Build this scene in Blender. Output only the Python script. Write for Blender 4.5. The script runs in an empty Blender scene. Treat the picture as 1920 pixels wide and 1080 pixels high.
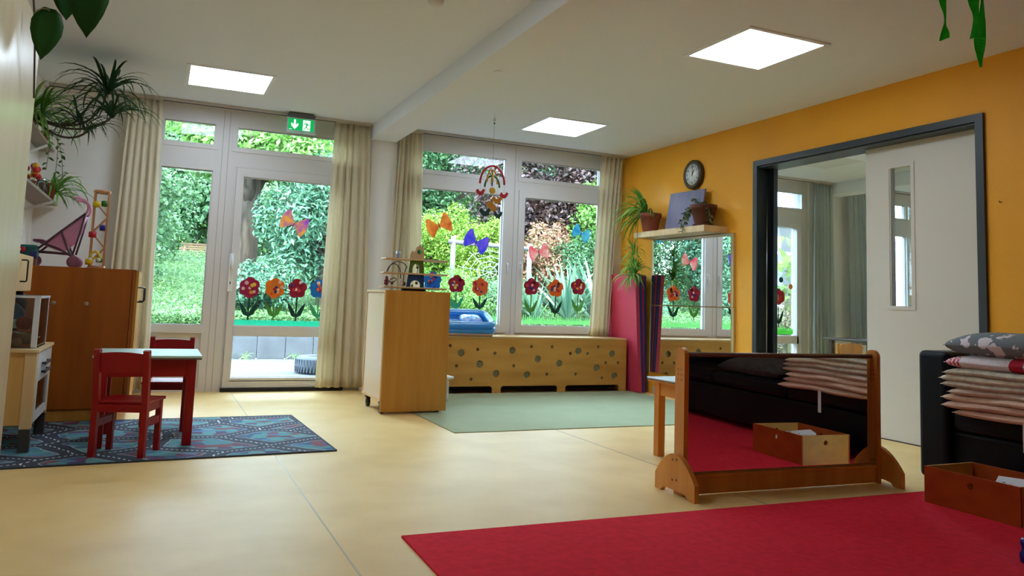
import bpy, bmesh, math, random
import numpy as np
from mathutils import Vector, Matrix, Euler
from mathutils.geometry import tessellate_polygon

sc = bpy.context.scene
C = sc.collection
PI = math.pi

# ------------------------------------------------------------------ camera
YAW, PITCH, ROLL = .4228, .0971, .0359
fwd = Vector((math.sin(YAW)*math.cos(PITCH), math.cos(YAW)*math.cos(PITCH), math.sin(PITCH)))
rgt = Vector((math.cos(YAW), -math.sin(YAW), 0))
upv = rgt.cross(fwd)
rgt, upv = math.cos(ROLL)*rgt+math.sin(ROLL)*upv, -math.sin(ROLL)*rgt+math.cos(ROLL)*upv
cam = bpy.data.cameras.new('camera'); camo = bpy.data.objects.new('camera', cam); C.objects.link(camo)
m = Matrix((rgt, upv, -fwd)).transposed().to_4x4(); m.translation = (0, 0, .9); camo.matrix_world = m
cam.sensor_width = 36; cam.lens = 36*1459.74/1920; cam.shift_y = -116.36/1920; cam.clip_start = .05; cam.clip_end = 200
sc.camera = camo

# ------------------------------------------------------------------ sky, sun, exposure
SKY, SUN, PANEL, EXPO = 19.0, 6.0, 8.0, 1.08
wd = bpy.data.worlds.new('sky'); sc.world = wd; wd.use_nodes = True
bg = wd.node_tree.nodes['Background']; bg.inputs[0].default_value = (.54, .77, 1, 1); bg.inputs[1].default_value = SKY
sl = bpy.data.lights.new('sun', 'SUN'); sl.energy = SUN; sl.angle = .03; sl.color = (1, .96, .88)
so = bpy.data.objects.new('sun', sl); C.objects.link(so)
so.rotation_euler = Vector((.35, .75, -1.15)).to_track_quat('-Z', 'Y').to_euler()
vs = sc.view_settings; vs.view_transform = 'Standard'; vs.look = 'None'; vs.gamma = 1; vs.use_curve_mapping = False; vs.exposure = EXPO
sc.cycles.use_denoising = True
sc.cycles.max_bounces = 10; sc.cycles.diffuse_bounces = 5; sc.cycles.glossy_bounces = 5; sc.cycles.transparent_max_bounces = 16
sc.cycles.caustics_reflective = False; sc.cycles.caustics_refractive = False; sc.cycles.sample_clamp_indirect = 4

# ------------------------------------------------------------------ materials
def lin(c):
    return tuple(((x/255)/12.92 if x/255 <= .04045 else ((x/255+.055)/1.055)**2.4) for x in c[:3])
MATS = {}
def nd(t, kind, **kw):
    n = t.nodes.new(kind)
    for k, v in kw.items(): setattr(n, k, v)
    return n
def M(name, col=(200,200,200), rough=.5, metal=0, spec=.5, var=0, vs=(6,6,6), bump=0, bs=80, col2=None, coat=0, emit=0, alpha=None, transl=0, sheen=0):
    """principled material; var/col2: noise-mixed second colour over object coordinates; bump: fine relief"""
    if name in MATS: return MATS[name]
    ma = bpy.data.materials.new(name); ma.use_nodes = True; t = ma.node_tree; b = t.nodes['Principled BSDF']
    c = lin(col); b.inputs['Base Color'].default_value = (*c, 1); b.inputs['Roughness'].default_value = rough
    b.inputs['Metallic'].default_value = metal; b.inputs['Specular IOR Level'].default_value = spec
    b.inputs['Coat Weight'].default_value = coat; b.inputs['Coat Roughness'].default_value = .2
    if sheen: b.inputs['Sheen Weight'].default_value = sheen
    tc = nd(t, 'ShaderNodeTexCoord')
    if var or col2:
        mp = nd(t, 'ShaderNodeMapping'); mp.inputs['Scale'].default_value = vs
        nz = nd(t, 'ShaderNodeTexNoise'); nz.inputs['Scale'].default_value = 1; nz.inputs['Detail'].default_value = 5
        rp = nd(t, 'ShaderNodeValToRGB'); rp.color_ramp.elements[0].position = .35; rp.color_ramp.elements[1].position = .68
        c2 = lin(col2) if col2 else tuple(x*(1-var) for x in c)
        rp.color_ramp.elements[0].color = (*c, 1); rp.color_ramp.elements[1].color = (*c2, 1)
        t.links.new(tc.outputs['Object'], mp.inputs[0]); t.links.new(mp.outputs[0], nz.inputs['Vector'])
        t.links.new(nz.outputs[0], rp.inputs[0]); t.links.new(rp.outputs[0], b.inputs['Base Color'])
    if bump:
        n2 = nd(t, 'ShaderNodeTexNoise'); n2.inputs['Scale'].default_value = bs; n2.inputs['Detail'].default_value = 3
        bp = nd(t, 'ShaderNodeBump'); bp.inputs['Strength'].default_value = bump; bp.inputs['Distance'].default_value = .004
        t.links.new(tc.outputs['Object'], n2.inputs['Vector']); t.links.new(n2.outputs[0], bp.inputs['Height']); t.links.new(bp.outputs[0], b.inputs['Normal'])
    if emit:
        b.inputs['Emission Color'].default_value = (*c, 1); b.inputs['Emission Strength'].default_value = emit
    if transl:
        out = t.nodes['Material Output']; tr = nd(t, 'ShaderNodeBsdfTranslucent'); mx = nd(t, 'ShaderNodeMixShader'); mx.inputs[0].default_value = transl
        src = b.inputs['Base Color'].links[0].from_socket if b.inputs['Base Color'].links else None
        if src: t.links.new(src, tr.inputs[0])
        else: tr.inputs[0].default_value = (*c, 1)
        t.links.new(b.outputs[0], mx.inputs[1]); t.links.new(tr.outputs[0], mx.inputs[2]); t.links.new(mx.outputs[0], out.inputs[0])
    MATS[name] = ma
    return ma
def glassmat(name, tint=(1,1,1), refl=1.0, ior=1.45, rough=0.0):
    ma = bpy.data.materials.new(name); ma.use_nodes = True; t = ma.node_tree; t.nodes.remove(t.nodes['Principled BSDF']); out = t.nodes['Material Output']
    tr = nd(t, 'ShaderNodeBsdfTransparent'); tr.inputs[0].default_value = (*tint, 1); gl = nd(t, 'ShaderNodeBsdfGlossy'); gl.inputs['Roughness'].default_value = rough
    fr = nd(t, 'ShaderNodeFresnel'); fr.inputs[0].default_value = ior; mu = nd(t, 'ShaderNodeMath', operation='MULTIPLY'); mu.inputs[1].default_value = refl
    mx = nd(t, 'ShaderNodeMixShader'); t.links.new(fr.outputs[0], mu.inputs[0]); t.links.new(mu.outputs[0], mx.inputs[0])
    t.links.new(tr.outputs[0], mx.inputs[1]); t.links.new(gl.outputs[0], mx.inputs[2]); t.links.new(mx.outputs[0], out.inputs[0])
    MATS[name] = ma; return ma

WALL = M('wall_paint', (236,233,227), .85, bump=.15, bs=300)
CEIL = M('ceiling_paint', (236,241,249), .9)
ORANGE = M('orange_paint', (248,172,44), .5, spec=.3, bump=.55, bs=170, var=.06, vs=(2,2,2))
FRAME = M('white_frame', (214,209,205), .35)
GLASS = glassmat('window_glass', (.97, .99, .985), .75)
CURT = M('curtain_cloth', (238,228,204), .9, transl=.4, bump=.2, bs=500)
BIRCH = M('birch_laminate', (196,136,58), .42, spec=.3, col2=(180,120,46), vs=(18,18,1.2))
PALE = M('pale_birch', (224,190,140), .45, col2=(212,174,122), vs=(16,16,1.5))
BEECH = M('beech_wood', (214,142,64), .4, spec=.35, col2=(198,124,50), vs=(14,14,2))
PLY = M('bench_plywood', (214,158,78), .45, spec=.3, col2=(196,138,62), vs=(1.5,10,9))
BROWN = M('oak_brown_laminate', (168,88,18), .45, spec=.3, col2=(150,74,12), vs=(14,14,1.3))
RED = M('red_lacquer', (150,2,10), .36, spec=.35, var=.1, vs=(20,20,3))
NAVY = M('navy_leather', (6,10,19), .45, spec=.22, bump=.2, bs=200)
BLACK = M('black_plastic', (16,16,18), .4)
WHITEP = M('white_plastic', (232,232,230), .35)
CHROME = M('brushed_metal', (176,176,178), .3, metal=1)
DARKMET = M('dark_metal', (58,56,54), .4, metal=.8)
ANTH = M('anthracite_metal', (52,58,62), .45)
MIRROR = M('mirror_glass', (245,248,247), .0, metal=1)
TERRA = M('terracotta', (146,74,48), .75, var=.25, vs=(9,9,9))
SOIL = M('potting_soil', (48,34,24), .95, var=.4, vs=(60,60,60))

# ------------------------------------------------------------------ mesh helpers
ORG = {}
class MB:
    """collects shapes; build() links them as one mesh object"""
    def __init__(s): s.v = []; s.f = []; s.sm = []; s.uv = None
    def add(s, v, f, smooth=False):
        o = len(s.v); s.v += [tuple(p) for p in v]; s.f += [tuple(i+o for i in q) for q in f]; s.sm += [smooth]*len(f); return s
    def box(s, x0, y0, z0, x1, y1, z1):
        x0, x1 = sorted((x0,x1)); y0, y1 = sorted((y0,y1)); z0, z1 = sorted((z0,z1))
        return s.add([(x0,y0,z0),(x1,y0,z0),(x1,y1,z0),(x0,y1,z0),(x0,y0,z1),(x1,y0,z1),(x1,y1,z1),(x0,y1,z1)],
                     [(0,3,2,1),(4,5,6,7),(0,1,5,4),(1,2,6,5),(2,3,7,6),(3,0,4,7)])
    def rbox(s, x0, y0, z0, x1, y1, z1, r=.006, seg=2, smooth=True):
        bm = bmesh.new(); bmesh.ops.create_cube(bm, size=1)
        for v in bm.verts: v.co = Vector(((x0+x1)/2+v.co.x*(x1-x0), (y0+y1)/2+v.co.y*(y1-y0), (z0+z1)/2+v.co.z*(z1-z0)))
        r = min(r, .49*min(abs(x1-x0), abs(y1-y0), abs(z1-z0)))
        bmesh.ops.bevel(bm, geom=bm.edges[:], offset=r, segments=seg, profile=.5, affect='EDGES')
        bmesh.ops.recalc_face_normals(bm, faces=bm.faces[:])
        bm.verts.index_update(); s.add([v.co for v in bm.verts], [[v.index for v in f.verts] for f in bm.faces], False); bm.free(); return s
    def bar(s, a, b, w, h=None, up=(0,0,1)):
        """rectangular bar from a to b, w across, h along up"""
        a = Vector(a); b = Vector(b); h = h or w; d = (b-a).normalized(); u = Vector(up)
        sd = d.cross(u)
        if sd.length < 1e-5: sd = d.cross(Vector((1,0,0)))
        sd.normalize(); u = sd.cross(d); q = []
        for p in (a, b):
            for i, j in ((-1,-1),(1,-1),(1,1),(-1,1)): q.append(p+sd*(i*w/2)+u*(j*h/2))
        return s.add(q, [(0,1,2,3),(7,6,5,4),(0,4,5,1),(1,5,6,2),(2,6,7,3),(3,7,4,0)])
    def tube(s, pts, r, n=8, cap=True, closed=False):
        pts = [Vector(p) for p in pts]; k = len(pts); rr = r if isinstance(r, (list, tuple)) else [r]*k
        v = []; f = []; pu = None
        for i, p in enumerate(pts):
            d = (pts[(i+1) % k]-pts[i-1]) if closed else (pts[min(i+1,k-1)]-pts[max(i-1,0)])
            d.normalize()
            if pu is None: pu = d.orthogonal()
            u = (pu-d*pu.dot(d)); u.normalize(); pu = u; w = d.cross(u)
            for j in range(n):
                a = 2*PI*j/n; v.append(p+(u*math.cos(a)+w*math.sin(a))*rr[i])
        for i in range(k if closed else k-1):
            for j in range(n):
                a = i*n+j; b = i*n+(j+1) % n; c = ((i+1) % k)*n; f.append((a, b, c+(j+1) % n, c+j))
        if cap and not closed: f.append(tuple(range(n-1,-1,-1))); f.append(tuple(range((k-1)*n, k*n)))
        return s.add(v, f, True)
    def lathe(s, prof, c=(0,0,0), n=20, axis='z'):
        v = []; f = []
        for r, z in prof:
            for j in range(n):
                a = 2*PI*j/n; q = (r*math.cos(a), r*math.sin(a), z)
                if axis == 'x': q = (q[2], q[0], q[1])
                if axis == 'y': q = (q[0], q[2], q[1])
                v.append((c[0]+q[0], c[1]+q[1], c[2]+q[2]))
        for i in range(len(prof)-1):
            for j in range(n):
                a = i*n+j; b = i*n+(j+1) % n; q = (a, b, b+n, a+n); f.append(q if axis != 'y' else q[::-1])
        s.add(v, f, True)
        if prof[0][0] > 1e-4: s.add(v[:n], [tuple(range(n-1,-1,-1))])
        if prof[-1][0] > 1e-4: s.add(v[-n:], [tuple(range(n))])
        return s
    def prism(s, loops, o, u, v, th):
        """flat shape (outer loop, then holes) in the plane o,u,v, thickness th along u x v"""
        o = Vector(o); u = Vector(u); v = Vector(v); nn = u.cross(v)
        L = [[Vector((p[0], p[1], 0)) for p in l] for l in loops]; flat = [p for l in L for p in l]; k = len(flat)
        tri = tessellate_polygon(L); V = [o+u*p.x+v*p.y for p in flat]; V += [q+nn*th for q in V]; F = []
        for t in tri:
            a, b, c = t; cr = (flat[b]-flat[a]).cross(flat[c]-flat[a]).z
            if cr < 0: a, b, c = c, b, a
            F.append((a+k, b+k, c+k)); F.append((c, b, a))
        i0 = 0
        for l in L:
            n = len(l)
            for i in range(n): a = i0+i; b = i0+(i+1) % n; F.append((a, b, b+k, a+k))
            i0 += n
        return s.add(V, F)
    def sphere(s, c, r, n=10, m=7, sq=(1,1,1)):
        v = []; f = []
        for i in range(m+1):
            a = PI*i/m
            for j in range(n):
                b = 2*PI*j/n; v.append((c[0]+r*sq[0]*math.sin(a)*math.cos(b), c[1]+r*sq[1]*math.sin(a)*math.sin(b), c[2]+r*sq[2]*math.cos(a)))
        for i in range(m):
            for j in range(n): f.append((i*n+j, (i+1)*n+j, (i+1)*n+(j+1) % n, i*n+(j+1) % n))
        return s.add(v, f, True)
    def mesh(s, name, mat, off=(0,0,0)):
        me = bpy.data.meshes.new(name); ox, oy, oz = off
        me.from_pydata([(a-ox, b-oy, c-oz) for a, b, c in s.v], [], s.f)
        me.polygons.foreach_set('use_smooth', s.sm); me.materials.append(mat); me.update(); return me
    def build(s, name, mat, parent=None, local=False):
        off = (0,0,0) if local or parent is None else ORG[parent.name]
        o = bpy.data.objects.new(name, s.mesh(name, mat, off)); C.objects.link(o)
        ORG[o.name] = off if parent else (0,0,0)
        if parent: o.parent = parent
        return o
def B(*a): return MB().box(*a)
def tag(o, label, cat=None, group=None, kind=None):
    o['label'] = label
    if cat: o['category'] = cat
    if group: o['group'] = group
    if kind: o['kind'] = kind
    return o
def thing(name, label, cat, loc=(0,0,0), rz=0, group=None, kind=None):
    o = bpy.data.objects.new(name, None); o.empty_display_size = .1; C.objects.link(o); o.location = loc; o.rotation_euler.z = rz
    ORG[o.name] = tuple(loc); return tag(o, label, cat, group, kind)
def solo(name, mb, mat, label, cat, base, group=None, kind=None):
    """a thing that is one mesh with its origin at its base"""
    o = bpy.data.objects.new(name, mb.mesh(name, mat, base)); C.objects.link(o); o.location = base; ORG[o.name] = tuple(base)
    return tag(o, label, cat, group, kind)
def copyobj(o, parent=None, loc=None, rot=None, scale=None):
    c = o.copy(); C.objects.link(c); c.parent = parent
    if loc is not None: c.location = loc
    if rot is not None: c.rotation_euler = rot
    if scale is not None: c.scale = scale
    ORG[c.name] = ORG.get(o.name, (0,0,0)); return c
def circ(cx, cy, r, n=20, ry=None): return [(cx+r*math.cos(2*PI*i/n), cy+(ry or r)*math.sin(2*PI*i/n)) for i in range(n)]
def rrect(x0, y0, x1, y1, r, k=4):
    P = []
    for cx, cy, a0 in ((x1-r,y0+r,-PI/2),(x1-r,y1-r,0),(x0+r,y1-r,PI/2),(x0+r,y0+r,PI)):
        for i in range(k+1): a = a0+PI/2*i/k; P.append((cx+r*math.cos(a), cy+r*math.sin(a)))
    return P
def bez(p, n=12):
    P = [Vector(q) for q in p]; out = []
    for i in range(n+1):
        t = i/n; Q = P[:]
        while len(Q) > 1: Q = [Q[j].lerp(Q[j+1], t) for j in range(len(Q)-1)]
        out.append(Q[0])
    return out
rnd = random.Random(7)

# ================================================================== the room
W, XW, ZC, XL, YF = 7.588, 4.79, 2.59, -1.0, -2.2
FLOOR = M('linoleum', (236,200,134), .42, spec=.16, col2=(226,188,122), vs=(3,3,3), bump=.03, bs=18)
fl = solo('floor', B(XL-.2, YF-.2, -.12, 11.2, W+.1, 0), FLOOR, 'glossy yellow-beige linoleum floor of the playroom', 'floor', (0,0,0), kind='structure')
SEAM = M('linoleum_weld', (176,150,108), .4)
for sx in (.665, 2.665): B(sx-.0035, YF, 0, sx+.0035, W-.02, .0008).build('seam', SEAM, fl)
solo('ceiling', B(XL-.2, YF-.2, ZC, 11.2, W+.35, ZC+.25), CEIL, 'flat white painted ceiling with recessed light panels', 'ceiling', (0,0,ZC), kind='structure')
solo('wall_left', B(XL-.2, YF-.2, 0, XL, W+.3, ZC), WALL, 'white plaster wall behind the tall birch cupboard', 'wall', (XL,0,0), kind='structure')
solo('wall_front', B(XL-.2, YF-.2, 0, 11.2, YF, ZC), WALL, 'white plaster wall facing the windows', 'wall', (0,YF,0), kind='structure')
wb = MB().box(XL, W, 0, -.12, W+.28, ZC).box(1.83, W-.1, 0, 2.08, W+.28, ZC).box(4.62, W, 0, 5.9, W+.28, ZC).box(2.08, W+.02, 0, 4.62, W+.28, .54)
wb.box(7.62, W-.02, 0, 8.5, W+.28, ZC).box(10.9, W, 0, 11.2, W+.28, ZC).box(8.5, W+.02, 0, 10.9, W+.28, .54)
solo('wall_back', wb, WALL, 'white window wall with a narrow pier between the two windows', 'wall', (0,W,0), kind='structure')
# orange wall with the wide door opening
wo = MB().box(XW, YF, 0, XW+.2, 3.31, ZC).box(XW, 5.345, 0, XW+.2, W, ZC).box(XW, 3.31, 2.175, XW+.2, 5.345, ZC)
wr = solo('wall_right', wo, ORANGE, 'textured orange wall with a clock and a wide sliding door', 'wall', (XW,0,0), kind='structure')
solo('ceiling_beam', B(1.81, YF, 2.445, 2.065, W, ZC+.01), CEIL, 'white ceiling beam running towards the window pier', 'beam', (1.94,2,2.445), kind='structure')
BASEB = M('skirting', (196,190,180), .5)
bb = MB().box(XW-.012, 5.4, 0, XW, 6.9, .075).box(XW-.012, YF, 0, XW, 3.25, .075)
solo('baseboard_right', bb, BASEB, 'pale grey skirting along the foot of the orange wall', 'baseboard', (XW,5,0), kind='structure')
# second room
solo('wall_side', MB().box(11.0, YF, 0, 11.2, 2.6, ZC).box(11.0, 3.5, 0, 11.2, W, ZC).box(11.0, 2.6, 0, 11.2, 3.5, 1.2).box(11.0, 2.6, 2.4, 11.2, 3.5, ZC), WALL, 'white end wall of the room beyond the sliding door', 'wall', (11,3,0), kind='structure')
wi = MB().box(XW+.2, YF, 0, XW+.22, 3.31, ZC).box(XW+.2, 5.345, 0, XW+.22, W, ZC).box(XW+.2, 3.31, 2.175, XW+.22, 5.345, ZC)
solo('wall_inner', wi, WALL, 'white far side of the orange wall in the next room', 'wall', (XW+.2,0,0), kind='structure')
solo('ceiling_beam', B(7.92, YF, 2.44, 8.17, W, ZC+.01), CEIL, 'white beam under the ceiling of the next room', 'beam', (8.05,2,2.44), kind='structure')

# ------------------------------------------------------------------ light panels
LIGHT = M('light_diffuser', (216,235,255), .5, emit=PANEL)
OFFL = M('unlit_diffuser', (222,224,226), .4)
TRIMW = M('panel_frame_white', (244,246,250), .6)
def panel(cx, cy, label, lit=True, s=.296, group='square ceiling light panels'):
    t = thing('ceiling_light', label, 'light', (cx,cy,ZC), group=group)
    fr = MB().prism([[(-s-.03,-s-.03),(s+.03,-s-.03),(s+.03,s+.03),(-s-.03,s+.03)],[(-s,-s),(-s,s),(s,s),(s,-s)]], (cx,cy,ZC-.008), (1,0,0), (0,1,0), .008)
    fr.build('frame', TRIMW, t)
    B(cx-s, cy-s, ZC-.005, cx+s, cy+s, ZC-.001).build('diffuser', LIGHT if lit else OFFL, t)
panel(.405, 6.515, 'lit square ceiling panel above the garden door')
panel(3.435, 6.52, 'lit square ceiling panel behind the hanging rainbow mobile')
panel(3.425, 3.865, 'lit square ceiling panel above the standing mirror, nearest the orange wall')
panel(.405, 3.865-.25, 'added lit ceiling panel over the tall birch cupboard, out of view, for extra light')  # unseen panel, added to light the room
panel(6.72, 6.42, 'unlit square ceiling panel seen through the open sliding door', False)

# ------------------------------------------------------------------ windows
def ring(x0, x1, z0, z1, w, y0, y1, mb=None):
    mb = mb or MB()
    return mb.box(x0,y0,z0,x1,y1,z0+w).box(x0,y0,z1-w,x1,y1,z1).box(x0,y0,z0+w,x0+w,y1,z1-w).box(x1-w,y0,z0+w,x1,y1,z1-w)
def pane(parent, x0, x1, z0, z1, y=W+.03): return B(x0-.008, y, z0-.008, x1+.008, y+.006, z1+.008).build('pane', GLASS, parent)
SASHN = [0]
def sash(parent, x0, x1, z0, z1, w, prot=.012, name='sash'):
    """frame ring around a glass opening x0..x1, z0..z1 and its bead"""
    SASHN[0] += 1; r = ring(x0-w, x1+w, z0-w, z1+w, w, W-prot-.0007*(SASHN[0] % 5), W+.06); o = r.build(name, FRAME, parent)
    ring(x0-.001, x1+.001, z0-.001, z1+.001, .009, W+.012, W+.03).build('glazing_bead', FRAME, o); return o
def handle(parent, x, ztop, l=.115, key=False):
    h = MB().rbox(x-.014, W-.022, ztop-.05, x+.014, W-.012, ztop+.03, .004)
    h.tube([(x,W-.02,ztop),(x,W-.05,ztop),(x,W-.055,ztop-.012),(x-.002,W-.05,ztop-l)], [.008,.008,.009,.007], 8)
    o = h.build('handle', WHITEP, parent); return o

w1 = thing('window_1', 'tall fixed white window with lower panel left of the garden door', 'window', (.2,W,0), kind='structure')
GAP = M('frame_joint', (150,146,142), .6)
fr = MB().box(-.12, W-.002, .0, -.05, W+.07, 2.591).box(.385, W-.002, 0, .575, W+.07, 2.592).box(-.12, W, 2.43, .45, W+.07, 2.591).box(-.12, W, 2.0, .45, W+.07, 2.235).box(-.05, W, .53, .39, W+.07, .59)
fr.build('frame', FRAME, w1)
sash(w1, -.05, .385, .59, 2.0, .045, .006); sash(w1, -.05, .382, 2.237, 2.43, .04, .006)
pane(w1, -.05, .385, .59, 2.0); pane(w1, -.05, .382, 2.237, 2.43)
pn = B(-.05, W+.02, 0, .385, W+.05, .53).build('lower_panel', FRAME, w1)
ring(-.05, .42, 0.0, .55, .03, W-.006, W+.05).build('panel_frame', FRAME, w1)
for x in (.452, .505): B(x-.002, W-.0035, 0, x+.002, W-.001, 2.57).build('joint', GAP, w1)
d1 = thing('door_1', 'white glazed garden door with transom and paper flowers on the glass', 'door', (1.1,W,0), kind='structure')
fr = MB().box(.575, W, 2.425, 1.83, W+.07, 2.591).box(.575, W, 2.055, 1.83, W+.07, 2.237).box(1.62, W-.002, 0, 1.83, W+.07, 2.592)
fr.box(.572, W+.012, 0, .64, W+.07, 2.06).box(1.56, W+.012, 0, 1.65, W+.07, 2.06).box(.6, W+.012, 2.03, 1.62, W+.07, 2.06)
fr.build('frame', FRAME, d1)
sash(d1, .575, 1.62, 2.237, 2.425, .04, .006); pane(d1, .575, 1.62, 2.237, 2.425)
lf = ring(.592, 1.60, .035, 2.05, .062, W-.022, W+.06).box(.65, W-.022, .505, 1.54, W+.06, .59).box(.65, W-.022, .09, 1.54, W+.06, .12).box(.65,W-.022,1.97,1.54,W+.06,1.99)
leaf = lf.build('door_leaf', FRAME, d1)
ring(.652, 1.54, .589, 1.972, .009, W+.01, W+.03).build('glazing_bead', FRAME, leaf); ring(.652, 1.54, .118, .507, .009, W+.01, W+.03).build('glazing_bead', FRAME, leaf)
pane(d1, .653, 1.54, .59, 1.97); pane(d1, .653, 1.54, .12, .505)
hd = MB().rbox(.598-.022, W-.03, .90, .598+.022, W-.02, 1.25, .008).tube([(.598,W-.03,1.13),(.598,W-.07,1.13)], .01, 8).tube([(.598,W-.07,1.10),(.599,W-.072,1.17),(.60,W-.066,1.235)], [.012,.014,.009], 8)
hp = hd.build('handle', WHITEP, d1); B(.594, W-.032, .968, .602, W-.03, .992).build('keyhole', BLACK, hp)
MB().box(.575, W-.045, 0, 1.68, W+.06, .03).box(.575, W-.07, 0, 1.66, W-.045, .012).build('threshold', DARKMET, d1)
w2 = thing('window_2', 'wide white double window above the perforated wooden bench', 'window', (3.4,W,.54), kind='structure')
fr = MB().box(2.08, W-.002, .54, 2.26, W+.07, 2.592).box(4.5, W-.002, .54, 4.62, W+.07, 2.592).box(2.2, W, 2.43, 4.55, W+.07, 2.591).box(2.2, W, 2.03, 4.55, W+.07, 2.22).box(3.318, W-.002, .54, 3.502, W+.07, 2.592).box(2.2, W, .54, 4.55, W+.07, .64)
fr.build('frame', FRAME, w2)
for x0, x1, z0, z1 in ((2.26,3.30,.65,2.03),(3.555,4.5,.65,2.03)):
    sash(w2, x0, x1, z0, z1, .075, .02); pane(w2, x0, x1, z0, z1)
for x0, x1, z0, z1 in ((2.26,3.317,2.22,2.425),(3.503,4.5,2.24,2.43)):
    sash(w2, x0, x1, z0, z1, .04, .006); pane(w2, x0, x1, z0, z1)
B(3.428, W-.0035, .54, 3.432, W-.001, 2.57).build('joint', GAP, w2)
handle(w2, 3.36, 1.30); handle(w2, 3.52, 1.30)
# windows of the next room
w3 = thing('window_3', 'white glazed door with transom in the next room', 'window', (6.8,W,0), kind='structure')
MB().box(5.9, W, 2.43, 7.62, W+.07, 2.591).box(5.9, W, 1.99, 7.62, W+.07, 2.22).box(7.52, W-.002, 0, 7.62, W+.07, 2.592).box(5.9, W-.002, 0, 6.1, W+.07, 2.592).box(7.44, W+.012, 0, 7.53, W+.07, 2.06).build('frame', FRAME, w3)
l3 = ring(6.1, 7.5, .03, 2.05, .08, W-.02, W+.06).box(6.15, W-.02, .5, 7.45, W+.06, .6).build('door_leaf', FRAME, w3)
sash(w3, 6.1, 7.54, 2.225, 2.43, .03, .006); pane(w3, 6.1, 7.54, 2.225, 2.43); pane(w3, 6.18, 7.42, .6, 1.97); pane(w3, 6.18, 7.42, .11, .5)
w4 = thing('window_4', 'white window seen through the narrow pane of the sliding door', 'window', (9,W,.54), kind='structure')
MB().box(8.5, W, 2.43, 10.9, W+.07, 2.591).box(8.5, W, 2.0, 10.9, W+.07, 2.24).box(9.5, W-.002, .54, 9.72, W+.07, 2.592).box(8.5, W-.002, .54, 8.6, W+.07, 2.592).box(10.8, W-.002, .54, 10.9, W+.07, 2.592).box(8.5, W, .54, 10.9, W+.07, .64).build('frame', FRAME, w4)
for xa, xb in ((8.6,9.43),(9.79,10.75)):  # second bay is out of view, added to let in more daylight
    sash(w4, xa, xb, .66, 2.0, .06, .018); sash(w4, xa, xb, 2.24, 2.43, .04, .006); pane(w4, xa, xb, .66, 2.0); pane(w4, xa, xb, 2.24, 2.43)
w5 = thing('added_window_5', 'added white side window in the end wall, out of view, to light the next room', 'window', (11.05,3,1.2), kind='structure')  # unseen window, added to bring daylight into the next room
f5 = MB().box(11.02, 2.6, 1.2, 11.1, 3.5, 1.27).box(11.02, 2.6, 2.33, 11.1, 3.5, 2.4).box(11.018, 2.6, 1.2, 11.1, 2.67, 2.4).box(11.018, 3.43, 1.2, 11.1, 3.5, 2.4)
f5.build('frame', FRAME, w5); B(11.05, 2.66, 1.26, 11.056, 3.44, 2.34).build('pane', GLASS, w5)
# ------------------------------------------------------------------ sliding door in the orange wall
d2 = thing('door_2', 'pale grey sliding door with a narrow glass slot in an anthracite frame', 'door', (XW,4.3,0), kind='structure')
f = MB().box(XW-.022, 3.258, 0, XW+.01, 3.312, 2.227).box(XW-.022, 5.343, 0, XW+.01, 5.393, 2.227).box(XW-.022, 3.312, 2.177, XW+.01, 5.343, 2.227)
f.box(XW, 3.306, 0, XW+.22, 3.316, 2.18).box(XW, 3.31, 2.165, XW+.22, 5.345, 2.18)
f.build('door_frame', ANTH, d2)
DK = M('dark_reveal', (26,32,38), .35)
MB().box(XW, 5.335, 0, XW+.2, 5.346, 2.17).build('reveal', DK, d2)
DOORP = M('door_grey', (218,209,194), .5, bump=.05, bs=200)
px = XW+.12; y0, y1, z1 = 3.30, 4.296, 2.17
sl_ = MB().prism([[(y0,.006),(y1,.006),(y1,z1),(y0,z1)],[(3.903,.968),(3.903,1.99),(4.075,1.99),(4.075,.968)]], (px,0,0), (0,1,0), (0,0,1), .045)
lf2 = sl_.build('door_leaf', DOORP, d2)
def yzring(y0,y1,z0,z1,w,x0,x1): return MB().box(x0,y0,z0,x1,y1,z0+w).box(x0,y0,z1-w,x1,y1,z1).box(x0,y0,z0+w,x1,y0+w,z1-w).box(x0,y1-w,z0+w,x1,y1,z1-w)
yzring(3.873,4.112,.942,2.017,.028,px-.006,px+.004).build('glass_surround', DOORP, lf2)
B(px+.018, 3.9, .96, px+.026, 4.08, 1.995).build('pane', GLASS, d2)
# the other leaf, pushed into the wall: its dark edge and steel grip
lf3 = B(px, 5.285, .006, px+.045, 5.34, 2.165).build('door_leaf', M('dark_edge', (14,17,20), .4), d2)
MB().box(px-.008, 5.343, .3, px+.0, 5.352, 1.95).tube([(px-.03,5.335,.35),(px-.03,5.335,1.9)], .006, 8).build('grip', CHROME, lf3)
B(px-.01, 3.3, -.001, px+.055, 5.35, .003).build('floor_track', DARKMET, d2)
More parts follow.
